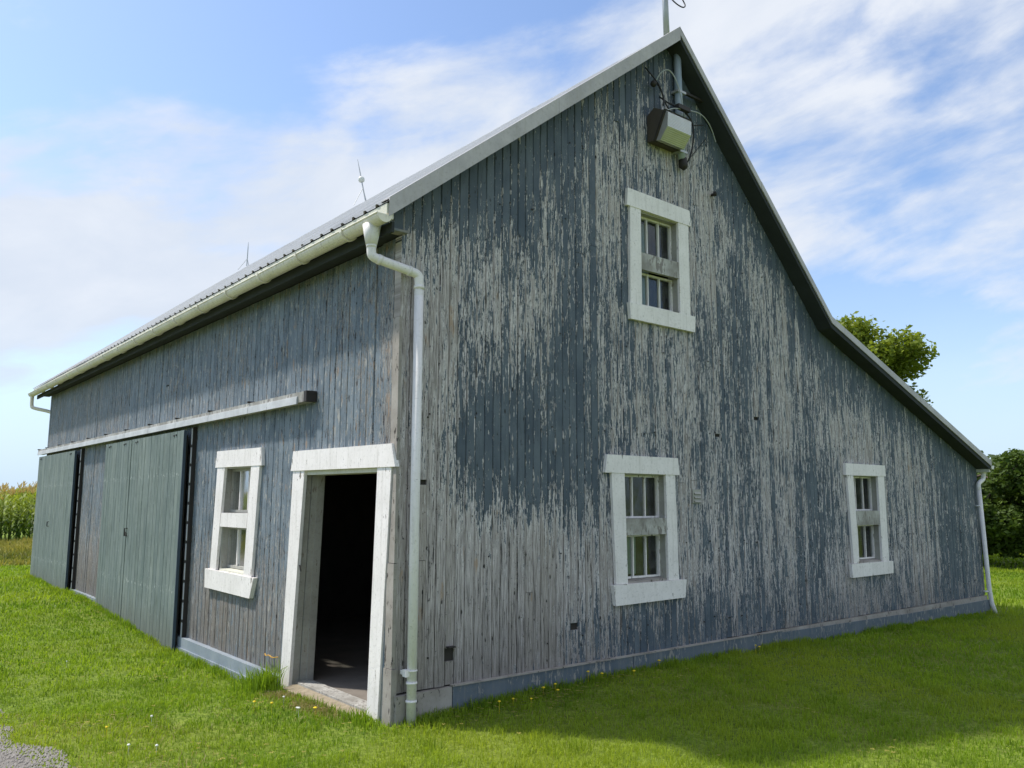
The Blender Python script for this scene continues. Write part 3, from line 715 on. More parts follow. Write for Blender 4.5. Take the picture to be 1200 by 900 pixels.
MB().hexa([(-.01, yr, z0-.03), (.13, yr, z0-.03), (.13, yl, z0-.03), (-.01, yl, z0-.03)], [(-.01, yr, z0+.004), (.13, yr, z0+.02), (.13, yl, z0+.02), (-.01, yl, z0+.004)]).build('sill_ledge', M_CREAM, wn)
for s0, s1 in ((z0+.02, 1.338), (1.488, z1)):
    xp = .09; fr = .028
    b = MB(); b.box(xp-.02, xp+.02, yr, yr+fr, s0, s1).box(xp-.02, xp+.02, yl-fr, yl, s0, s1).box(xp-.02, xp+.02, yr+fr, yl-fr, s0, s0+fr).box(xp-.02, xp+.02, yr+fr, yl-fr, s1-fr, s1)
    sh = b.build('sash', M_REVEAL, wn); wi = (yl-yr-2*fr)/3
    for q in (1, 2): y = yr+fr+wi*q; MB().box(xp-.018, xp+.012, y-.009, y+.009, s0+fr, s1-fr).build('muntin', M_WHITE, sh)
    for q in range(3):
        y = yr+fr+wi*q; t = R.uniform(-.003, .003); MB().poly([(xp+t, y+.008, s0+fr), (xp+t, y+wi-.008, s1*0+s0+fr), (xp-t, y+wi-.008, s1-fr), (xp-t, y+.008, s1-fr)], [(0, 1, 2, 3)]).build('pane', M_GLASS, sh)
# curtains hanging inside
def curtain(axis, u0, u1, z0, z1, d, label):
    n = 26; V = []; F = []
    for i in range(n+1):
        u = u0+(u1-u0)*i/n; o = .014*math.sin(i*1.5)+.008*math.sin(i*.7+1)
        for z in (z0, z1): V.append((u, d+o, z) if axis == 'x' else (d+o, u, z))
    F = [(2*i, 2*i+2, 2*i+3, 2*i+1) for i in range(n)]
    o = MB().poly(V, F).build('curtain', M_CURT); tag(o, label, 'curtain'); return o
curtain('x', 2.47, 2.80, .93, 1.30, .17, 'faded green curtain behind the lower panes of the window left of the vent')
curtain('x', 2.76, 3.10, 3.6, 4.5, .20, 'pale curtain behind the glass of the high gable window')
curtain('y', 2.95, 3.35, .90, 1.32, .16, 'pale green curtain behind the lower sash of the window beside the doorway')
curtain('y', 2.92, 3.15, 1.50, 1.93, .165, 'pale green curtain behind the upper sash of the window beside the doorway')

# ---- doorway
df = lboard('door_frame', [(1.845, 1.893), (-.012, 1.884), (.045, 2.062), (1.806, 2.074)], -.040, .0, M_WHITE, barn)
df['label'] = 'white board frame round the open doorway'
lboard('jamb', [(1.925, -.12), (1.745, -.12), (1.575, 1.892), (1.815, 1.892)], -.030, .0, M_WHITE, df)
lboard('jamb', [(.345, -.12), (.185, -.12), (.058, 1.884), (.268, 1.886)], -.030, .0, M_WHITE, df)
# deep reveal boards, outer and inner step
for x0_, x1_, o_ in ((.0005, .060, .0), (.066, .118, -.016), (.1185, .185, -.034)):
    MB().hexa([(x0_, 1.735+o_, -.12), (x1_, 1.735+o_, -.12), (x1_, 1.61+o_*.6, 1.87), (x0_, 1.61+o_*.6, 1.87)], [(x0_, 1.87, -.12), (x1_, 1.87, -.12), (x1_, 1.80, 1.87), (x0_, 1.80, 1.87)]).build('reveal', M_REVEAL, df)
MB().box(.0005, .185, .20, .285, -.12, 1.86).build('reveal', M_REVEAL, df)
MB().box(.0005, .185, .286, 1.585, 1.851, 1.95).build('lintel', M_CREAM, df)
MB().hexa([(.02, .30, -.08), (.16, .30, -.08), (.16, 1.70, -.08), (.02, 1.70, -.08)], [(.02, .30, .026), (.16, .30, .03), (.16, 1.70, .034), (.02, 1.70, .028)]).build('threshold', M_RAIL, df)
MB().hexa([(-.10, .33, -.12), (.0195, .33, -.12), (.0195, 1.70, -.12), (-.10, 1.70, -.12)], [(-.10, .33, -.015), (.0195, .33, .01), (.0195, 1.70, .012), (-.10, 1.70, -.012)]).build('threshold', M_SILLW, df)
MB().tube([(.0, 1.66, 1.04), (-.03, 1.60, 1.05), (-.032, 1.57, 1.0)], .006, 6).build('latch', M_IRON, df)

# ---- sliding door rail
rail = MB().box(-.105, -.003, 1.49, 14.05, 2.505, 2.600).build('door_rail', M_RAIL, barn); rail['label'] = 'long sliding door rail along the side wall'
MB().box(-.106, -.004, 1.43, 1.489, 2.504, 2.602).build('rail_end', M_IRON, rail)
y = 1.60
while y < 13.9:
    y1 = min(14.0, y+1.16); MB().hexa([(-.122, y+.004, 2.492), (-.1055, y+.004, 2.492), (-.1055, y1-.004, 2.492), (-.122, y1-.004, 2.492)], [(-.118, y+.004, 2.560), (-.1055, y+.004, 2.566), (-.1055, y1-.004, 2.566), (-.118, y1-.004, 2.560)]).build('rail_cover', M_TRACK, rail)
    MB().box(-.124, -.004, y1-.012, y1+.012, 2.601, 2.618).build('rail_bracket', M_IRON, rail); y = y1
# ---- sliding doors
def sdoor(ya, yb, zt, zb, x0, seed, label, bw=.135, lean=.0):
    rr = random.Random(seed)
    root = MB().box(x0+.024, x0+.055, ya+.03, yb-.03, zb+.05, zt-.06).build('sliding_door', M_DARKW, barn); root['label'] = label
    y = ya; n = max(1, round((yb-ya)/bw)); s = (yb-ya)/n
    for i in range(n):
        a, c = ya+i*s+.0018, ya+(i+1)*s-.0018; o = rr.uniform(-.0015, .0015)
        dz = rr.uniform(-.012, .008)
        b = MB(); pts = [(a, x0+.022), (a, x0+.004), (a+.004, x0), (c-.004, x0), (c, x0+.004), (c, x0+.022)]
        b.hexa([(xx+o, yy+lean, zb+dz) for yy, xx in pts], [(xx+o, yy, zt) for yy, xx in pts]); b.build('board', M_GREEN, root)
    MB().box(x0-.01, x0+.0235, ya-.012, ya-.001, zb+.01, zt-.005).build('edge_strip', M_FASCIA, root)
    for yy in (ya+.3, yb-.3):
        MB().box(x0-.010, x0-.001, yy-.012, yy+.012, zt-.055, zt-.035).box(x0-.010, x0-.001, yy+.07, yy+.094, zt-.060, zt-.040).build('bolt', M_IRON, root)
    return root
d1 = sdoor(4.70, 6.965, 2.445, -.11, -.120, 1, 'wide faded green leaf with dark near edge')
d2 = sdoor(6.985, 8.42, 2.445, -.02, -.116, 2, 'narrower faded green leaf next to the bare boarding')
d3 = sdoor(10.50, 13.78, 2.445, -.02, -.120, 3, 'farthest faded green door at the barn end')
MB().box(-.128, -.121, 6.955, 6.995, -.05, 2.43).build('cover_strip', M_GREEN, d1)
MB().tube([(-.125, 6.90, 1.22), (-.16, 6.90, 1.22), (-.16, 6.90, 1.12), (-.125, 6.90, 1.12)], .008, 6).build('handle', M_IRON, d1)
MB().box(-.132, -.1285, 6.93, 7.02, 1.12, 1.17).build('hasp', M_IRON, d1)
MB().tube([(-.124, 12.3, 1.18), (-.15, 12.3, 1.18), (-.15, 12.3, 1.10), (-.124, 12.3, 1.10)], .009, 6).build('handle', M_IRON, d3)
# door posts behind the leading edges, with notches
for (yp, nm) in ((4.60, d1), (10.36, d3)):
    MB().box(-.050, -.003, yp+.005, yp+.06, -.2, 2.48).build('stop_post', M_IRON, nm)
    z = .02
    while z < 2.4:
        MB().box(-.056, -.0505, yp+.012, yp+.045, z, z+.19).build('post_strip', M_TRACK, nm); z += .225

# ---- small vent plate
vt = gboard('vent_plate', [(3.462, 1.605), (3.592, 1.605), (3.592, 1.745), (3.462, 1.745)], -.014, -.003, M_REVEAL, GAB)
for i in range(3):
    z = 1.628+i*.040; MB().hexa([(3.482, -.0145, z), (3.585, -.0145, z), (3.585, -.0145, z+.012), (3.482, -.0145, z+.012)], [(3.482, -.030, z-.012), (3.585, -.030, z-.012), (3.585, -.026, z-.006), (3.482, -.026, z-.006)]).build('louvre', M_REVEAL, vt)
    MB().box(3.482, 3.585, -.0148, -.0142, z-.014, z-.002).build('slot', M_IRON, vt)
# nail heads and bits on the gable
b = MB()
rr = random.Random(4)
for i in range(150):
    x = rr.uniform(.2, 10); z = rr.choice([.45, 1.2, 2.3, 3.1, 4.2, 5.0])+rr.uniform(-.03, .03)
    if z < under(x)-.1 and not any(g[0]-.2 < x < g[1]+.2 and g[2]-.2 < z < g[3]+.2 for g in GW): b.box(x-.006, x+.006, -.008, .0, z-.006, z+.006)
nl = b.build('nails', M_IRON, GAB); nl['kind'] = 'stuff'
MB().tube([(3.94, -.0, 4.98), (3.94, -.05, 4.97), (3.90, -.07, 4.98)], .018, 6).build('bracket', M_IRON, GAB)
MB().box(.455, .52, -.045, -.002, .505, .515).build('bracket', M_IRON, GAB)
tw = MB().tube(smooth_path([(-.03, 1.98, .205), (-.045, 2.08, .185), (-.04, 2.16, .20), (-.04, 2.24, .18), (-.02, 2.3, .19)], 1), .005, 6).build('twine'  , M_ORANGE); tag(tw, 'short orange twine on the boards left of the open doorway', 'twine')

# ------------------------------------------------------------------ floodlight
fl = empty('floodlight', (3.08, 0, 5.29)); tag(fl, 'brown boxy floodlight with frosted lens mounted high on the gable', 'lamp')
def prism_x(x0, x1, prof): return MB().hexa([(x0, y, z) for y, z in prof], [(x1, y, z) for y, z in prof])
prism_x(2.89, 3.29, [(-.0035, 5.29), (-.105, 5.285), (-.245, 5.555), (-.10, 5.635), (-.0035, 5.575)]).build('housing', M_BROWN, fl)
prism_x(2.905, 3.275, [(-.11, 5.280), (-.165, 5.270), (-.262, 5.385), (-.272, 5.53), (-.250, 5.552)]).build('lens', M_LENS, fl)
prism_x(2.885, 3.295, [(-.085, 5.283), (-.10, 5.279), (-.252, 5.568), (-.235, 5.572)]).build('bezel', M_IRON, fl)
settle(fl)
# ------------------------------------------------------------------ service mast with wires
sm = empty('service_mast', (3.36, -.06, 5.13)); tag(sm, 'grey electrical conduit and mast with loose wires at the gable peak', 'mast')
b = MB(); b.tube([(3.375, -.055, 5.22), (3.35, -.055, 5.45), (3.335, -.055, 6.50)], .042, 12); b.build('conduit', M_CONDUIT, sm, True)
MB().tube([(3.385, -.055, 5.235), (3.39, -.06, 5.15), (3.395, -.075, 5.12)], [.044, .048, .030], 12).build('elbow', M_IRON, sm, True)
for z in (5.28, 5.95): MB().box(3.285, 3.42, -.098, -.0035, z, z+.025).build('strap', M_STEEL, sm)
b = MB(); b.tube([(3.30, .05, 6.58), (3.285, .05, 7.06), (3.27, .05, 7.6)], .034, 12); b.build('mast_pole', M_STEEL, sm, True)
b = MB(); b.tube([(3.27, .05, 7.6), (3.25, .04, 7.68), (3.17, .0, 7.70)], .045, 10); b.build('weather_head', M_IRON, sm, True)
def wire(pts, r, m): MB().tube(smooth_path(pts, 3), r*.65, 6).build('wire', m, sm, True)
wire([(3.22, -.02, 7.10), (3.30, -.06, 6.99), (3.42, -.08, 6.96), (3.50, -.06, 7.02), (3.52, -.02, 7.10), (3.40, .02, 7.3)], .011, M_CABLE)
wire([(2.86, -.02, 6.10), (2.93, -.08, 5.98), (3.00, -.10, 5.90), (3.05, -.12, 5.70), (3.25, -.13, 5.58), (3.50, -.10, 5.62), (3.72, -.08, 5.70)], .012, M_CABLE)
wire([(2.95, -.06, 5.92), (2.98, -.12, 6.05), (3.10, -.14, 6.12), (3.22, -.14, 6.02), (3.30, -.13, 5.85), (3.36, -.12, 5.65), (3.40, -.11, 5.50)], .010, M_WIRE)
wire([(3.0, -.08, 5.80), (3.10, -.12, 5.74), (3.30, -.13, 5.74), (3.50, -.12, 5.66), (3.52, -.10, 5.45), (3.47, -.09, 5.25), (3.40, -.06, 5.15)], .014, M_CABLE)
wire([(2.98, -.20, 5.60), (3.10, -.20, 5.66), (3.35, -.18, 5.72), (3.62, -.14, 5.78), (3.82, -.10, 5.72), (3.96, -.06, 5.58)], .009, M_WIRE)
wire([(3.42, -.06, 5.18), (3.60, -.04, 5.36), (3.84, -.02, 5.60)], .007, M_CABLE)
wire([(3.05, -.02, 5.98), (3.02, -.10, 5.86), (3.03, -.12, 5.75), (2.99, -.14, 5.68)], .016, M_CABLE)
MB().box(3.15, 3.34, -.215, -.165, 5.68, 5.725).build('splice', M_IRON, sm)
MB().box(3.40, 3.78, -.09, -.06, 5.965, 5.99).build('cross_arm', M_IRON, sm)
MB().ball((2.94, -.06, 5.93), .035).build('insulator', M_IRON, sm)
settle(sm)
# ------------------------------------------------------------------ lightning rods
def rod(y, h, lean, label):
    o = empty('lightning_rod', (3.22, y, 6.65)); tag(o, label, 'lightning rod', 'lightning rods along the ridge')
    top = Vector((3.22, y+lean, 6.65+h))
    base = Vector((3.22, y, 6.62))
    MB().tube([base, base.lerp(top, .7), top], [.011, .010, .003], 6).build('spike', M_STEEL, o)
    if h > .6: MB().ball(base.lerp(top, .50), .058).build('ball', M_PORC, o, True)
    MB().tube([(3.08, y+.14, 6.54), base.lerp(top, .3)], .006, 5).build('brace', M_STEEL, o)
    MB().tube([(3.35, y+.12, 6.52), base.lerp(top, .3)], .006, 5).build('brace', M_STEEL, o)
    settle(o)
rod(6.56, .80, .32, 'nearer taller lightning rod with a white ball on the roof ridge')
rod(11.77, .50, -.03, 'farther short thin lightning rod on the roof ridge, without a ball')

# ------------------------------------------------------------------ vegetation
def blades(name, P, hgt, wid, m, label, cat, seed=1, lean=.55, tone=None):
    n = len(P); r = np.random.RandomState(seed); a = r.uniform(0, 6.283, n); ln = np.abs(r.normal(0, lean, n)); b = r.uniform(0, 6.283, n)
    dxv = np.cos(b)*ln; dyv = np.sin(b)*ln; wx = np.cos(a)*wid/2; wy = np.sin(a)*wid/2
    V = np.zeros((n, 5, 3), np.float32); base = np.asarray(P, float)
    V[:, 0] = base-np.stack([wx, wy, 0*wx+.01], 1); V[:, 1] = base+np.stack([wx, wy, 0*wx-.01], 1)
    mid = base+np.stack([dxv*hgt*.32, dyv*hgt*.32, hgt*.58], 1)
    V[:, 2] = mid+np.stack([wx, wy, 0*wx], 1)*.8; V[:, 3] = mid-np.stack([wx, wy, 0*wx], 1)*.8
    V[:, 4] = base+np.stack([dxv*hgt, dyv*hgt, hgt*np.clip(1.05-ln*.35, .35, 1.)], 1)
    i = np.arange(n)[:, None]*5
    F = np.concatenate([i+np.array([[0, 1, 2]]), i+np.array([[0, 2, 3]]), i+np.array([[3, 2, 4]])], 0)
    t = r.rand(n)*.6 if tone is None else np.clip(tone+r.uniform(-.25, .25, n), 0, 1)
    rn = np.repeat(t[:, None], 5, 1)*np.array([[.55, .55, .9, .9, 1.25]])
    o = np_mesh(name, V.reshape(-1, 3), F, m, None, np.clip(rn, 0, 1).ravel()); o['kind'] = 'stuff'; o['label'] = label; o['category'] = cat; return o
def outside(x, y, mgn=0.):
    inb = (x > -.02-mgn) & (x < W+.04) & (y > -.035-mgn) & (y < L+.1)
    pe = -2.07-.085*(y-.4)+.07*np.sin(y*3.1)+.05*np.sin(y*7.7+1)
    pth = (x < pe) & (x > pe-3.6) & (NR.rand(len(x)) > .05*np.exp(-(pe-x)/.1)*8)
    door = (x > -.11) & (y > .33) & (y < 1.72) & (x < .3)
    return ~inb & ~pth & ~door
def lawn():
    out = []
    for r0_, r1_, dens, h, wd in ((2.2, 6.2, 5600, .040, .0044), (6.2, 9, 3400, .042, .0060), (9, 14, 1600, .046, .0095), (14, 24, 520, .062, .017), (24, 40, 110, .075, .04)):
        A = .5*(r1_**2-r0_**2)*math.radians(104); n = int(A*dens)
        rr_ = np.sqrt(NR.uniform(r0_**2, r1_**2, n)); an = YAW+NR.uniform(-.9, .9, n)
        x = CAM.x+rr_*np.sin(an); y = CAM.y+rr_*np.cos(an)
        kp = outside(x, y) & ~((y > 17.0) & (x < 12)); x, y = x[kp], y[kp]
        cl = vnoise(x, y, .16, 5); cl2 = vnoise(x, y, .9, 6); cl3 = vnoise(x, y, .42, 8)
        kp = NR.rand(len(x)) < .35+.8*cl; x, y, cl, cl2, cl3 = x[kp], y[kp], cl[kp], cl2[kp], cl3[kp]
        hh = h*.88*(.35+.95*cl+.4*cl2)*NR.uniform(.6, 1.35, len(x))
        nearw = np.minimum(np.where((x > -.1) & (x < W), np.abs(y), 9), np.where((y > 0) & (y < L), np.abs(x), 9))
        hh = hh*(1+.4*np.exp(-nearw/.13))
        tone = .02+.42*cl3+.5*(cl2-.5)+.35*cl
        out.append((np.stack([x, y, gh(x, y)], 1), hh, np.full(len(x), wd)*NR.uniform(.6, 1.5, len(x)), tone))
    P = np.concatenate([o[0] for o in out]); H = np.concatenate([o[1] for o in out]); Wd = np.concatenate([o[2] for o in out]); T = np.concatenate([o[3] for o in out])
    print('blades', len(P))
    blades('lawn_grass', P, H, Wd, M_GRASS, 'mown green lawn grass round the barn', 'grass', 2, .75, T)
lawn()
def strip(n, fx, fy, h, wd, m, label, seed, name='wall_grass', lean=.5):
    x = fx(n); y = fy(n); kp = outside(x, y); x, y = x[kp], y[kp]
    cl = vnoise(x, y, .25, seed+20); kp = NR.rand(len(x)) < cl*1.2; x, y, cl = x[kp], y[kp], cl[kp]
    blades(name, np.stack([x, y, gh(x, y)], 1), h*(.4+cl)*NR.uniform(.5, 1.2, len(x)), np.full(len(x), wd)*NR.uniform(.6, 1.5, len(x)), m, label, 'grass', seed, lean)
strip(7000, lambda n: NR.uniform(0, W, n), lambda n: -.04-np.abs(NR.normal(0, .07, n)), .075, .006, M_GRASS, 'uncut grass along the foot of the gable wall', 31)
strip(9000, lambda n: -.09-np.abs(NR.normal(0, .06, n)), lambda n: NR.uniform(0, L, n), .085, .006, M_GRASS, 'uncut grass along the foot of the long side wall', 32)
strip(1500, lambda n: -.12-np.abs(NR.normal(0, .10, n)), lambda n: NR.normal(2.0, .12, n), .22, .007, M_GRASS, 'tall grass tuft left of the doorway', 33)
strip(2600, lambda n: -.10-np.abs(NR.normal(0, .11, n)), lambda n: NR.uniform(.35, 1.75, n), .05, .005, M_STRAW, 'dry straw grass in front of the doorway', 34, 'dry_grass', 1.3)
strip(1400, lambda n: NR.uniform(-2.6, -1.2, n), lambda n: NR.uniform(-.4, 2.4, n), .05, .004, M_STRAW, 'dry straw grass beside the gravel path', 35, 'dry_grass', 1.2)
# dead thatch and coarser tufts through the lawn
n = 26000; x = NR.uniform(-4, 12, n); y = NR.uniform(-5.2, 9, n); kp = outside(x, y) & (vnoise(x, y, 1.3, 61) > .52) & (NR.rand(n) < vnoise(x, y, .2, 62)); x, y = x[kp], y[kp]
blades('dead_thatch', np.stack([x, y, gh(x, y)+.006], 1), NR.uniform(.02, .045, len(x)), NR.uniform(.003, .006, len(x)), M_STRAW, 'dead brown grass showing through the lawn', 'grass', 63, 1.5)
tx, ty = [], []
for _ in range(130):
    cx, cy = NR.uniform(-3.2, 10), NR.uniform(-5, 9); m_ = NR.randint(20, 70); sg = NR.uniform(.03, .08)
    tx += list(NR.normal(cx, sg, m_)); ty += list(NR.normal(cy, sg, m_))
x, y = np.array(tx), np.array(ty); kp = outside(x, y); x, y = x[kp], y[kp]
blades('coarse_tufts', np.stack([x, y, gh(x, y)], 1), NR.uniform(.05, .10, len(x)), NR.uniform(.005, .009, len(x)), M_GRASS, 'coarser darker grass tufts in the lawn', 'grass', 64, .7, np.full(len(x), .1))
# clover and other broad leaves in the lawn
def clover():
    V = []; F = []; rn = []
    cs = [(NR.uniform(-3.0, 9), NR.uniform(-4.5, 9)) for _ in range(190)]
    cs += [(NR.uniform(.3, 2.6), -.12-abs(NR.normal(0, .07))) for _ in range(26)]
    for cx, cy in cs:
        if (cx > -.1 and cy > -.08) or cx < -2.0-.08*cy: continue
        nn = NR.randint(5, 22); rad = NR.uniform(.05, .28)
        for _ in range(nn):
            x = cx+NR.normal(0, rad); y = cy+NR.normal(0, rad)
            if (x > -.06 and y > -.05): continue
            z = float(gh(x, y))+NR.uniform(.025, .055); s = NR.uniform(.008, .019); a0 = NR.uniform(0, 6.28); t = NR.rand()
            for q in range(3):
                a = a0+q*2.094; b_ = len(V); ca, sa = math.cos(a), math.sin(a)
                V += [(x, y, z), (x+s*.6*ca-s*.5*sa, y+s*.6*sa+s*.5*ca, z+.004), (x+s*1.2*ca, y+s*1.2*sa, z+.001), (x+s*.6*ca+s*.5*sa, y+s*.6*sa-s*.5*ca, z+.004)]
                F.append((b_, b_+1, b_+2, b_+3)); rn += [t]*4
    o = np_mesh('clover', V, F, M_WEED, None, rn); o['kind'] = 'stuff'; o['label'] = 'clover leaves scattered through the lawn'; o['category'] = 'clover'
clover()
def flowers(name, pts, m, s0, label, kind='stuff'):
    b = MB()
    for x, y in pts:
        z = float(gh(x, y))+NR.uniform(.05, .10); s = s0*NR.uniform(.7, 1.3); b.tube([(x, y, z-.006), (x, y, z), (x, y, z+.006)], [s*.5, s, s*.55], 6); b.tube([(x, y, z-.09), (x, y, z-.005)], .0015, 3)
    o = b.build(name, m); o['kind'] = kind; o['label'] = label; o['category'] = 'flowers'
flowers('yellow_flowers', [(.75, -.30), (.95, -.22), (1.05, -.32), (1.35, -.12), (1.5, -.10), (1.42, -.22), (1.9, -.08), (2.0, -.15), (2.35, -.2), (4.2, -.18), (4.35, -.12), (-.35, .55), (-.5, 1.0), (-.6, 1.1), (-1.7, 1.0), (2.8, -.1)], M_YEL, .014, 'tiny yellow flowers in the grass near the walls')
flowers('white_flowers', [(NR.uniform(-2, -.3), NR.uniform(.3, 5)) for _ in range(5)]+[(-.45, .62), (-.38, .8)], M_WPET, .011, 'tiny white clover flowers in the lawn left of the doorway')

# weeds between lawn and corn
def weeds():
    n = 60000; x = NR.uniform(-14, 11, n); y = NR.uniform(17.2, 27.5, n)
    cl = vnoise(x, y, 1.1, 14); kp = NR.rand(n) < .25+cl; x, y, cl = x[kp], y[kp], cl[kp]
    H = (.08+.30*cl**2*np.clip((y-17)/3, .3, 1))*NR.uniform(.5, 1.3, len(x))
    blades('weed_strip', np.stack([x, y, gh(x, y)], 1), H, np.full(len(x), .035), M_WEED, 'yellowing weeds between the lawn and the corn', 'weeds', 15, .7, np.clip(.2+.8*vnoise(x, y, 1.9, 17), 0, 1))
weeds()
def corn():
    r = np.random.RandomState(21); variants = []
    for vi in range(7):
        V = []; F = []; t = []; Hh = r.uniform(1.9, 2.25)
        for q in range(4):      # stalk
            z0, z1 = Hh*q/4, Hh*(q+1)/4; b_ = len(V); w0 = .018-.003*q
            V += [(-w0, 0, z0), (w0, 0, z0), (w0*.8, 0, z1), (-w0*.8, 0, z1), (0, -w0, z0), (0, w0, z0), (0, w0*.8, z1), (0, -w0*.8, z1)]
            F += [(b_, b_+1, b_+2, b_+3), (b_+4, b_+5, b_+6, b_+7)]; t += [.5]*8
        for q in range(12):
            z = .25+q*(Hh-.35)/12; a = (q % 2)*math.pi+r.normal(0, .5)+vi; ln = r.uniform(.55, .85)*(1-.35*abs(q-6)/6); rise = r.uniform(.25, .45); tt = r.rand()*.5+.5*q/12*.8
            prev = None
            for s in range(5):
                f = s/4; rr_ = ln*f*.8; zz = z+rise*math.sin(f*2.2)*.9-.35*f*f*ln; wd = .045*math.sin(max(.12, 1-f)*1.9); ca, sa = math.cos(a), math.sin(a)
                V += [(rr_*ca-wd*sa, rr_*sa+wd*ca, zz), (rr_*ca+wd*sa, rr_*sa-wd*ca, zz)]; t += [tt, tt]
                if prev is not None: F.append((prev, prev+1, prev+3, prev+2))
                prev = len(V)-2
        variants.append((np.array(V), np.array(F), np.array(t), Hh))
    AV = []; AF = []; AT = []; off = 0; TV = []; TF = []; tt_ = []
    for row in range(9):
        y = 27.6+row*.76
        for x in np.arange(-16, 12, .24 if row < 4 else .36):
            V, F, t, Hh = variants[r.randint(7)]; s = r.uniform(.86, 1.0); a = r.uniform(0, 6.28); ca, sa = math.cos(a), math.sin(a)
            px_, py_ = x+r.normal(0, .05), y+r.normal(0, .05)
            Q = np.stack([(V[:, 0]*ca-V[:, 1]*sa)*s+px_, (V[:, 0]*sa+V[:, 1]*ca)*s+py_, V[:, 2]*s*.92], 1)
            AV.append(Q); AF.append(F+off); AT.append(np.clip(t*.7+(V[:, 2]-1.)*.5+r.uniform(-.1, .1), 0, 1)); off += len(V)
            for q in range(9):
                a2 = r.uniform(0, 6.28); l2 = r.uniform(.05, .14); z0 = Hh*s*.92-.05; z1 = z0+r.uniform(.1, .24); b_ = len(TV)
                TV += [(px_-.010, py_, z0), (px_+.010, py_, z0), (px_+l2*math.cos(a2)+.010, py_+l2*math.sin(a2), z1), (px_+l2*math.cos(a2)-.010, py_+l2*math.sin(a2), z1)]
                TF.append((b_, b_+1, b_+2, b_+3)); tt_ += [r.rand()]*4
    o = np_mesh('corn_field', np.concatenate(AV), np.concatenate(AF), M_CORN, None, np.concatenate(AT)); o['kind'] = 'stuff'; o['label'] = 'tall green corn field beyond the lawn on the left'; o['category'] = 'corn'
    o = np_mesh('corn_tassels', TV, TF, M_TASSEL, None, tt_); o['kind'] = 'stuff'; o['label'] = 'tan tassels on top of the corn'; o['category'] = 'corn'
corn()

def tree(name, loc, H, rad, trunk_h, m, nleaf, leaf, label, seed, low=.1, group=None, asp=1.0, lumps=26):
    r = np.random.RandomState(seed); root = empty(name, loc); tag(root, label, 'tree', group)
    b = MB(); top = Vector((r.uniform(-.2, .2), r.uniform(-.2, .2), H*.72)); tr0 = H*.028+.05
    b.tube([(0, 0, -.3), (0, 0, .1), tuple(top*.35), tuple(top*.7), tuple(top)], [tr0*1.5, tr0, tr0*.8, tr0*.5, .03], 9)
    C = []; ctr = Vector((0, 0, trunk_h+(H-trunk_h)*.45)); hz = (H-trunk_h)*.55
    for i in range(lumps):
        while True:
            p = Vector(r.uniform(-1, 1, 3))
            if .25 < p.length < 1: break
        p = p.normalized()*(p.length**.5)
        q = Vector((p.x*rad*asp, p.y*rad, p.z*hz))+ctr
        if q.z < low+.3: q.z = low+.3+r.rand()*.4
        C.append((q, rad*r.uniform(.20, .36)))
        s = top*r.uniform(.25, .95); mid = s.lerp(q, .5)+Vector((0, 0, .12*rad)); b.tube([s, mid, q], [tr0*.35, tr0*.2, .012], 5, False)
    tk = b.build('trunk', M_BARK, root, True)
    cen = np.array([c[0] for c in C]); cr = np.array([c[1] for c in C]); wt = cr**2; idx = r.choice(len(C), nleaf, p=wt/wt.sum())
    d = r.normal(0, 1, (nleaf, 3)); d /= np.linalg.norm(d, axis=1)[:, None]; rr_ = cr[idx]*r.uniform(.35, 1.12, nleaf)**.6
    # sub-clumps: pull leaves together into sprays
    key = np.floor(d*2.6+r.rand()).astype(int); hsh = (key[:, 0]*73+key[:, 1]*179+key[:, 2]*283+idx*37) % 997; jit = np.random.RandomState(5).uniform(.72, 1.18, 997)[hsh]
    P = cen[idx]+d*(rr_*jit)[:, None]*np.array([[1.05, 1.05, .8]]); P[:, 2] = np.maximum(P[:, 2], low)
    a = r.normal(0, 1, (nleaf, 3)); a[:, 2] *= .5; a /= np.linalg.norm(a, axis=1)[:, None]; nb = r.normal(0, 1, (nleaf, 3)); bb = np.cross(a, nb); bb /= np.linalg.norm(bb, axis=1)[:, None]
    s = leaf*r.uniform(.6, 1.3, nleaf)[:, None]
    V = np.stack([P-a*s, P+bb*s*.55, P+a*s, P-bb*s*.55], 1).reshape(-1, 3); F = np.arange(nleaf*4).reshape(-1, 4)
    t = np.clip(.15+.55*r.rand(nleaf)+.3*(jit-.9), 0, 1)
    np_mesh('crown', V, F, m, root, np.repeat(t, 4)); return root
tree('maple_tree', (27.35, 11.25, 0), 8.2, 2.7, 3.2, M_MAPLE, 42000, .10, 'yellow-green maple whose crown rises behind the low right end of the roof', 47, 1.6, lumps=52)
tree('bushy_tree', (20.0, 4.1, 0), 3.6, 1.75, .4, M_DLEAF, 34000, .062, 'dark bushy tree directly behind the low right corner of the barn', 42, .25)
tree('bushy_tree', (20.6, 1.6, 0), 3.4, 1.75, .5, M_DLEAF, 30000, .064, 'dark bushy tree at the right edge of the photo', 43, .75)
tree('bushy_tree', (22.0, 6.4, 0), 3.8, 1.9, .5, M_DLEAF, 20000, .085, 'dark bushy tree mostly hidden behind the barn roof end', 44, .3)
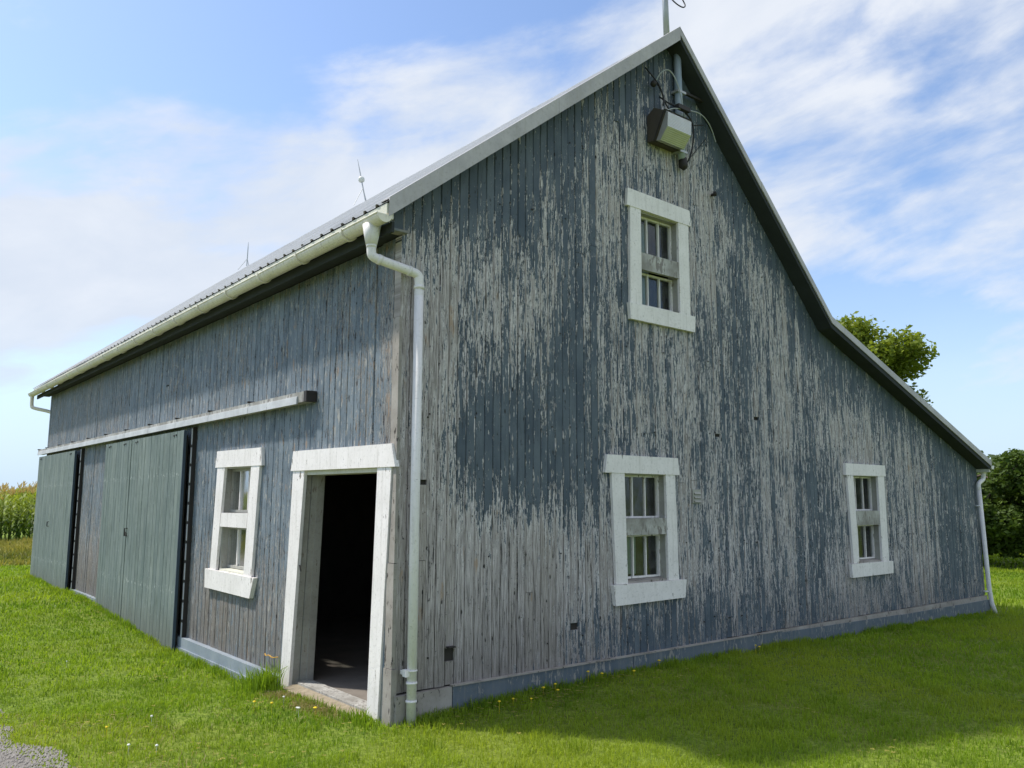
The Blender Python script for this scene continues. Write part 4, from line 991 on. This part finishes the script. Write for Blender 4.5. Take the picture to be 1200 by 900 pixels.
tree('bushy_tree', (24.5, -1.4, 0), 3.4, 2.2, .8, M_DLEAF, 16000, .10, 'dark bushy tree farther back beyond the right edge', 45, .5)
for i, (x, y, h) in enumerate(((104, 36, 13.0), (112, 30, 12.0), (100, 24, 10.5), (118, 40, 15), (96, 12, 11), (108, 18, 12))):
    pass
def woodland():
    r = np.random.RandomState(9); P = []; n = 60000
    x = r.uniform(85, 150, n); y = r.uniform(-60, 60, n); cl = vnoise(x, y, 7, 33); top = 2.5+3.2*cl+(x-85)*.055+2.*vnoise(x, y, 20, 34)
    z = top*r.uniform(.0, 1., n)**.6; P = np.stack([x, y, z], 1)
    a = r.normal(0, 1, (n, 3)); a /= np.linalg.norm(a, axis=1)[:, None]; nb = r.normal(0, 1, (n, 3)); bb = np.cross(a, nb); bb /= np.linalg.norm(bb, axis=1)[:, None]; s = r.uniform(.3, .7, n)[:, None]
    V = np.stack([P-a*s, P+bb*s*.7, P+a*s, P-bb*s*.7], 1).reshape(-1, 3)
    o = np_mesh('far_woodland', V, np.arange(n*4).reshape(-1, 4), M_HLEAF, None, np.repeat(np.clip(r.rand(n)*.6+.3*cl, 0, 1), 4)); o['kind'] = 'stuff'; o['label'] = 'hazy wooded slope beyond the trees at the right edge'; o['category'] = 'woodland'
woodland()
def hill():
    m = flat('far_wooded_hill', (.13, .17, .15), .95, var=.25, scl=.05); V = []; F = []; n = 60
    for i in range(n+1):
        a = -.62+i*1.0/n; x = math.sin(a+.35)*520+20; y = math.cos(a+.35)*520
        h = 4+8*math.exp(-((i-30)/9)**2)+2.5*math.sin(i*.5)+1.2*math.sin(i*1.7+1)
        V += [(x, y, -1), (x*.985+5, y*.985, h), (x*1.15, y*1.15, h*.9), (x*1.2, y*1.2, -1)]
    for i in range(n):
        for j in range(3): a = i*4+j; F.append((a, a+4, a+5, a+1))
    o = np_mesh('distant_hill', V, F, m); o['kind'] = 'structure'
hill()
tree('distant_tree', (18.8, 143, 0), 3.2, .9, .6, M_HLEAF, 700, .3, 'tiny dark tree on the horizon above the corn at the left edge', 51, .4, lumps=5)
print('planks', n1, n2)
